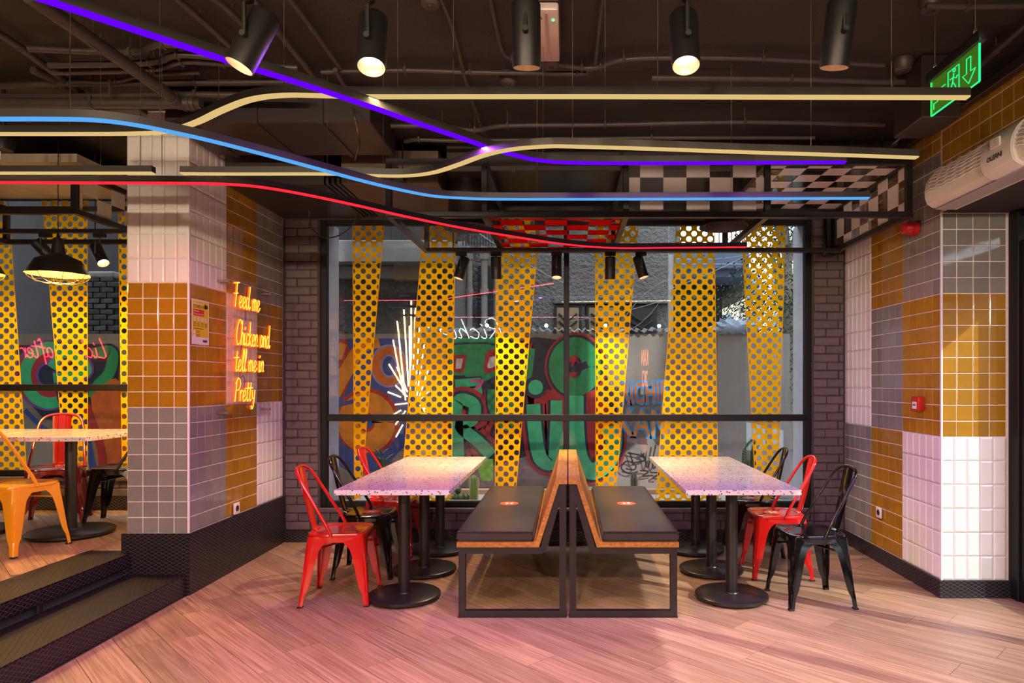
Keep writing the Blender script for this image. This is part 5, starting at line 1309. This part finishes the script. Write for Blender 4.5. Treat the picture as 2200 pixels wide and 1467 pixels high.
# ---- neon writing
GL = {
 'F': (1.0, [[(0, 1.95), (.9, 2.1)], [(.55, 2.03), (.45, 1.2), (.3, 0)], [(.1, 1.1), (.75, 1.18)]]),
 'e': (.62, [[(0, .35), (.35, .5), (.48, .85), (.3, 1), (.08, .7), (.1, .2), (.35, 0), (.68, .35)]]),
 'd': (.92, [[(.55, .85), (.3, 1), (.05, .55), (.2, 0), (.45, .2), (.68, 1.3), (.75, 2)], [(.68, 1.3), (.62, .3), (.78, 0), (.92, .25)]]),
 'm': (.9, [[(0, .9), (.08, 0)], [(.06, .6), (.25, 1), (.35, .8), (.36, 0)], [(.36, .6), (.55, 1), (.67, .8), (.68, .1), (.85, .15)]]),
 'C': (.95, [[(1.0, 1.7), (.75, 2.05), (.35, 1.7), (.1, .8), (.3, .05), (.7, .1), (.95, .4)]]),
 'h': (.68, [[(.25, 2), (.15, 1), (.05, 0)], [(.1, .5), (.35, 1), (.5, .8), (.45, .1), (.65, .1)]]),
 'i': (.38, [[(.1, 1), (.05, .2), (.2, 0), (.35, .2)], [(.14, 1.3), (.24, 1.5)]]),
 'c': (.58, [[(.5, .85), (.3, 1), (.05, .55), (.2, 0), (.55, .2)]]),
 'k': (.66, [[(.25, 2), (.05, 0)], [(.5, 1), (.12, .55), (.5, 0), (.65, .15)]]),
 'n': (.68, [[(.02, .95), (.05, 0)], [(.06, .5), (.32, 1), (.48, .8), (.45, .1), (.65, .1)]]),
 'a': (.72, [[(.5, .9), (.25, 1), (.05, .45), (.2, 0), (.45, .3), (.52, .95), (.5, .15), (.7, .1)]]),
 't': (.5, [[(.3, 1.7), (.15, .4), (.25, 0), (.45, .15)], [(-.15, 1.15), (.6, 1.2)]]),
 'l': (.42, [[(.05, .3), (.35, 1.4), (.3, 2), (.15, 1.4), (.15, .2), (.3, 0), (.45, .2)]]),
 'P': (.85, [[(.3, 1.9), (.1, 0)], [(.1, 1.6), (.5, 2.1), (.9, 1.7), (.7, 1.1), (.25, 1)]]),
 'r': (.5, [[(.05, 1), (.1, 0)], [(.08, .6), (.3, 1), (.5, .9)]]),
 'y': (.6, [[(.05, 1), (.15, .3), (.4, .2)], [(.55, 1), (.4, -.4), (.15, -.75), (.05, -.45)]]),
 'L': (.85, [[(.5, 2), (.15, .1), (.8, .05)]]), 'f': (.5, [[(.5, 1.7), (.3, 1.9), (.15, .8), (.05, -.7)], [(-.05, 1), (.45, 1.05)]]),
 'R': (.95, [[(.3, 1.9), (.1, 0)], [(.1, 1.6), (.5, 2.1), (.9, 1.7), (.7, 1.1), (.25, 1)], [(.35, 1), (.85, 0)]]), ' ': (.45, [])}
def neon_text(parent, txt, org, right, size, m, r, slant=.12, stretch=1.0, kern=1.0, name='neon_letter', core=None, coff=Vector((.0055, 0, 0))):
    x = 0.0; right = Vector(right)
    for ch in txt:
        adv, strokes = GL[ch]
        if strokes:
            b = BM()
            for s in strokes:
                P = [Vector(org) + right * ((x + (a + slant * h) * 1.0) * size * stretch) + Vector((0, 0, h * size)) for a, h in s]
                tube(b, crom(P, 5), r, 6)
            lt = part(name, b, m, parent, True, world=True)
            if core is not None:
                b = BM()
                for s in strokes:
                    P = [Vector(org) + coff + right * ((x + (a + slant * h) * 1.0) * size * stretch) + Vector((0, 0, h * size)) for a, h in s]
                    tube(b, crom(P, 5), r * .55, 6)
                part('neon_core', b, core, lt, True, world=True)
        x += adv * kern
    return x * size * stretch
ns = thing('neon_sign', 'orange neon handwriting on a clear acrylic board on the pillar tiles', 'neon sign', (XL, 5.2, 1.14))
SX = XL + 0.055
b = BM(); box(b, SX - .004, SX + .004, 4.845, 5.60, 1.135, 2.175); part('acrylic_board', b, M['acrylic'], ns, world=True)
for y in (4.88, 5.565):
    for z in (1.185, 2.125):
        rm3 = Vector((1, 0, 0)).to_track_quat('Z', 'Y').to_matrix()
        q = BM(); lathe(q, [(0, 0), (.010, 0), (.010, .068), (.013, .068), (.013, .076), (0, .076)], 16, (XL, y, z), rm3); part('stand_off', q, M['steel'], ns, True, world=True)
for txt, y0, y1, zb, xh in (('Feed me', 4.955, 5.375, 1.955, .088), ('Chicken and', 4.985, 5.56, 1.68, .092), ('tell me in', 4.975, 5.45, 1.485, .085), ('Pretty', 4.965, 5.29, 1.262, .082)):
    wd_ = sum(GL[c][0] for c in txt) * xh
    neon_text(ns, txt, (SX + .013, y0, zb), (0, 1, 0), xh, M['neon'], .0078, .10, (y1 - y0) / wd_, core=M['neoncore'])
for pts in ([(5.17, 1.955), (5.165, 1.87)], [(5.10, 1.68), (5.095, 1.60)], [(5.08, 1.485), (5.075, 1.43), (5.13, 1.455), (5.155, 1.42), (5.14, 1.36)]):
    b = BM(); tube(b, [(SX + .006, y, z) for y, z in pts], .002, 5); part('lead_wire', b, M['spot'], ns, world=True)

# ---- neon and lamps on the wall behind the camera (they show as reflections in the panes)
RY = -1.985; MD = 2 * (WY + .077) - RY       # optical distance of the rear wall seen in the panes
def refl(u, v): return Vector(((u - VU) * MD / F, RY, CAMZ - (v - VV) * MD / F))
sb = thing('sunburst_neon', 'warm white neon sunburst reflected in the left part of the window', 'neon sign', refl(884, 862))
wn = quiet(emis('neon_white', (1.0, .78, .42), 26.0))
for (u0, v0, u1, v1) in ((878, 868, 735, 700), (872, 880, 815, 690), (884, 640, 884, 800), (868, 665, 878, 830), (893, 660, 888, 800), (854, 690, 870, 840), (845, 730, 868, 848), (860, 755, 872, 860), (836, 782, 862, 825), (853, 788, 876, 842),
                         (850, 828, 876, 852), (834, 842, 862, 853), (849, 869, 876, 866), (840, 894, 862, 881), (872, 882, 850, 912), (838, 962, 866, 912), (902, 700, 893, 840), (912, 740, 896, 850), (922, 790, 900, 856), (925, 838, 902, 858), (916, 878, 902, 870), (918, 925, 912, 915), (880, 700, 882, 850), (906, 870, 924, 905)):
    if u0 == 878 or (u0 == 872 and v0 == 880 and u1 == 815): continue
    q = BM(); tube(q, [refl(u0, v0) + Vector((0, .02, 0)), refl(u1, v1) + Vector((0, .02, 0))], .016, 6); part('neon_tube', q, wn, sb, world=True)
rs = thing('neon_script', 'white neon name reflected above the green graffiti', 'neon sign', refl(1010, 720))
neon_text(rs, 'Richie', refl(1086, 727) + Vector((0, .02, 0)), (-1, 0, 0), .20, quiet(emis('neon_ice', (.75, .95, 1.0), 16.0)), .010, .12, 1.9)
rs2 = thing('neon_script', 'red neon words reflected in the raised floor window', 'neon sign', refl(150, 755))
for txt, u in (('Lick', 233), ('after', 118)):
    neon_text(rs2, txt, refl(u, 768) + Vector((0, .02, 0)), (-1, 0, 0), .20, quiet(emis('neon_red', (1.0, .05, .07), 20.0)), .012, .12, 1.2)
rs3 = thing('neon_script', 'orange neon block letters reflected beside the grey wall', 'neon sign', refl(1385, 795))
for txt, v in (('KAN', 770), ('2K2', 815)):
    me = text_mesh(txt, .42, .01); me.materials.clear(); me.materials.append(quiet(emis('neon_block', (1.0, .25, .08), 12.0)))
    piece('neon_letter', me, rs3, refl(1385, v) - refl(1385, 795) + Vector((0, .02, 0)), (R(90), 0, R(180)), (.17, 1.15, 1))

# ---- lamps added behind the camera, out of view, to brighten the bay
track('black lamp track added behind the camera, out of view', -3.2, 2.2, -0.6, 2.66, drops=(-2.6, -.4, 1.8))
for k, (x, d) in enumerate(((-2.6, (.05, .66, -.42)), (-1.5, (.0, .70, -.38)), (-.4, (.0, .70, -.38)), (.7, (.0, .70, -.38)), (1.7, (-.05, .66, -.42)))):
    spot('black fill spotlight added behind the camera, number %s from the steps' % ('one', 'two', 'three', 'four', 'five')[k], (x, -0.6, 2.50), d, 2.644, M['lens'], group='fill spotlights added behind the camera', energy=REAR_FILL * (1.05, 1.05, 1.0, .85, .6)[k], cone=110, col=(1.0, .80, .58))
pink_fill = thing('light_rail', 'unseen pink light rail added to tint the foreground floor', 'light rail', (-.85, .75, 2.5))  # added rail, out of view, turns the near floor pink
b = BM(); box(b, -2.6, 0.9, .73, .77, 2.503, 2.535); part('channel', b, M['rail'], pink_fill, world=True)
b = BM(); box(b, -2.59, .89, .733, .767, 2.497, 2.503); part('diffuser', b, emis('pink_fill_glow', (1.0, .16, .28), .4), pink_fill, world=True)
for x in (-2, -.8, .6):
    b = BM(); tube(b, [(x, .75, 2.535), (x, .75, CZ)], .0016, 5); part('hanging_wire', b, M['wire'], pink_fill, world=True)
l = light('rail_glow', 'AREA', (-.85, .75, 2.494), (1.0, .26, .36), PINK_FILL, pink_fill, shape='RECTANGLE', size=3.48, size_y=.033)
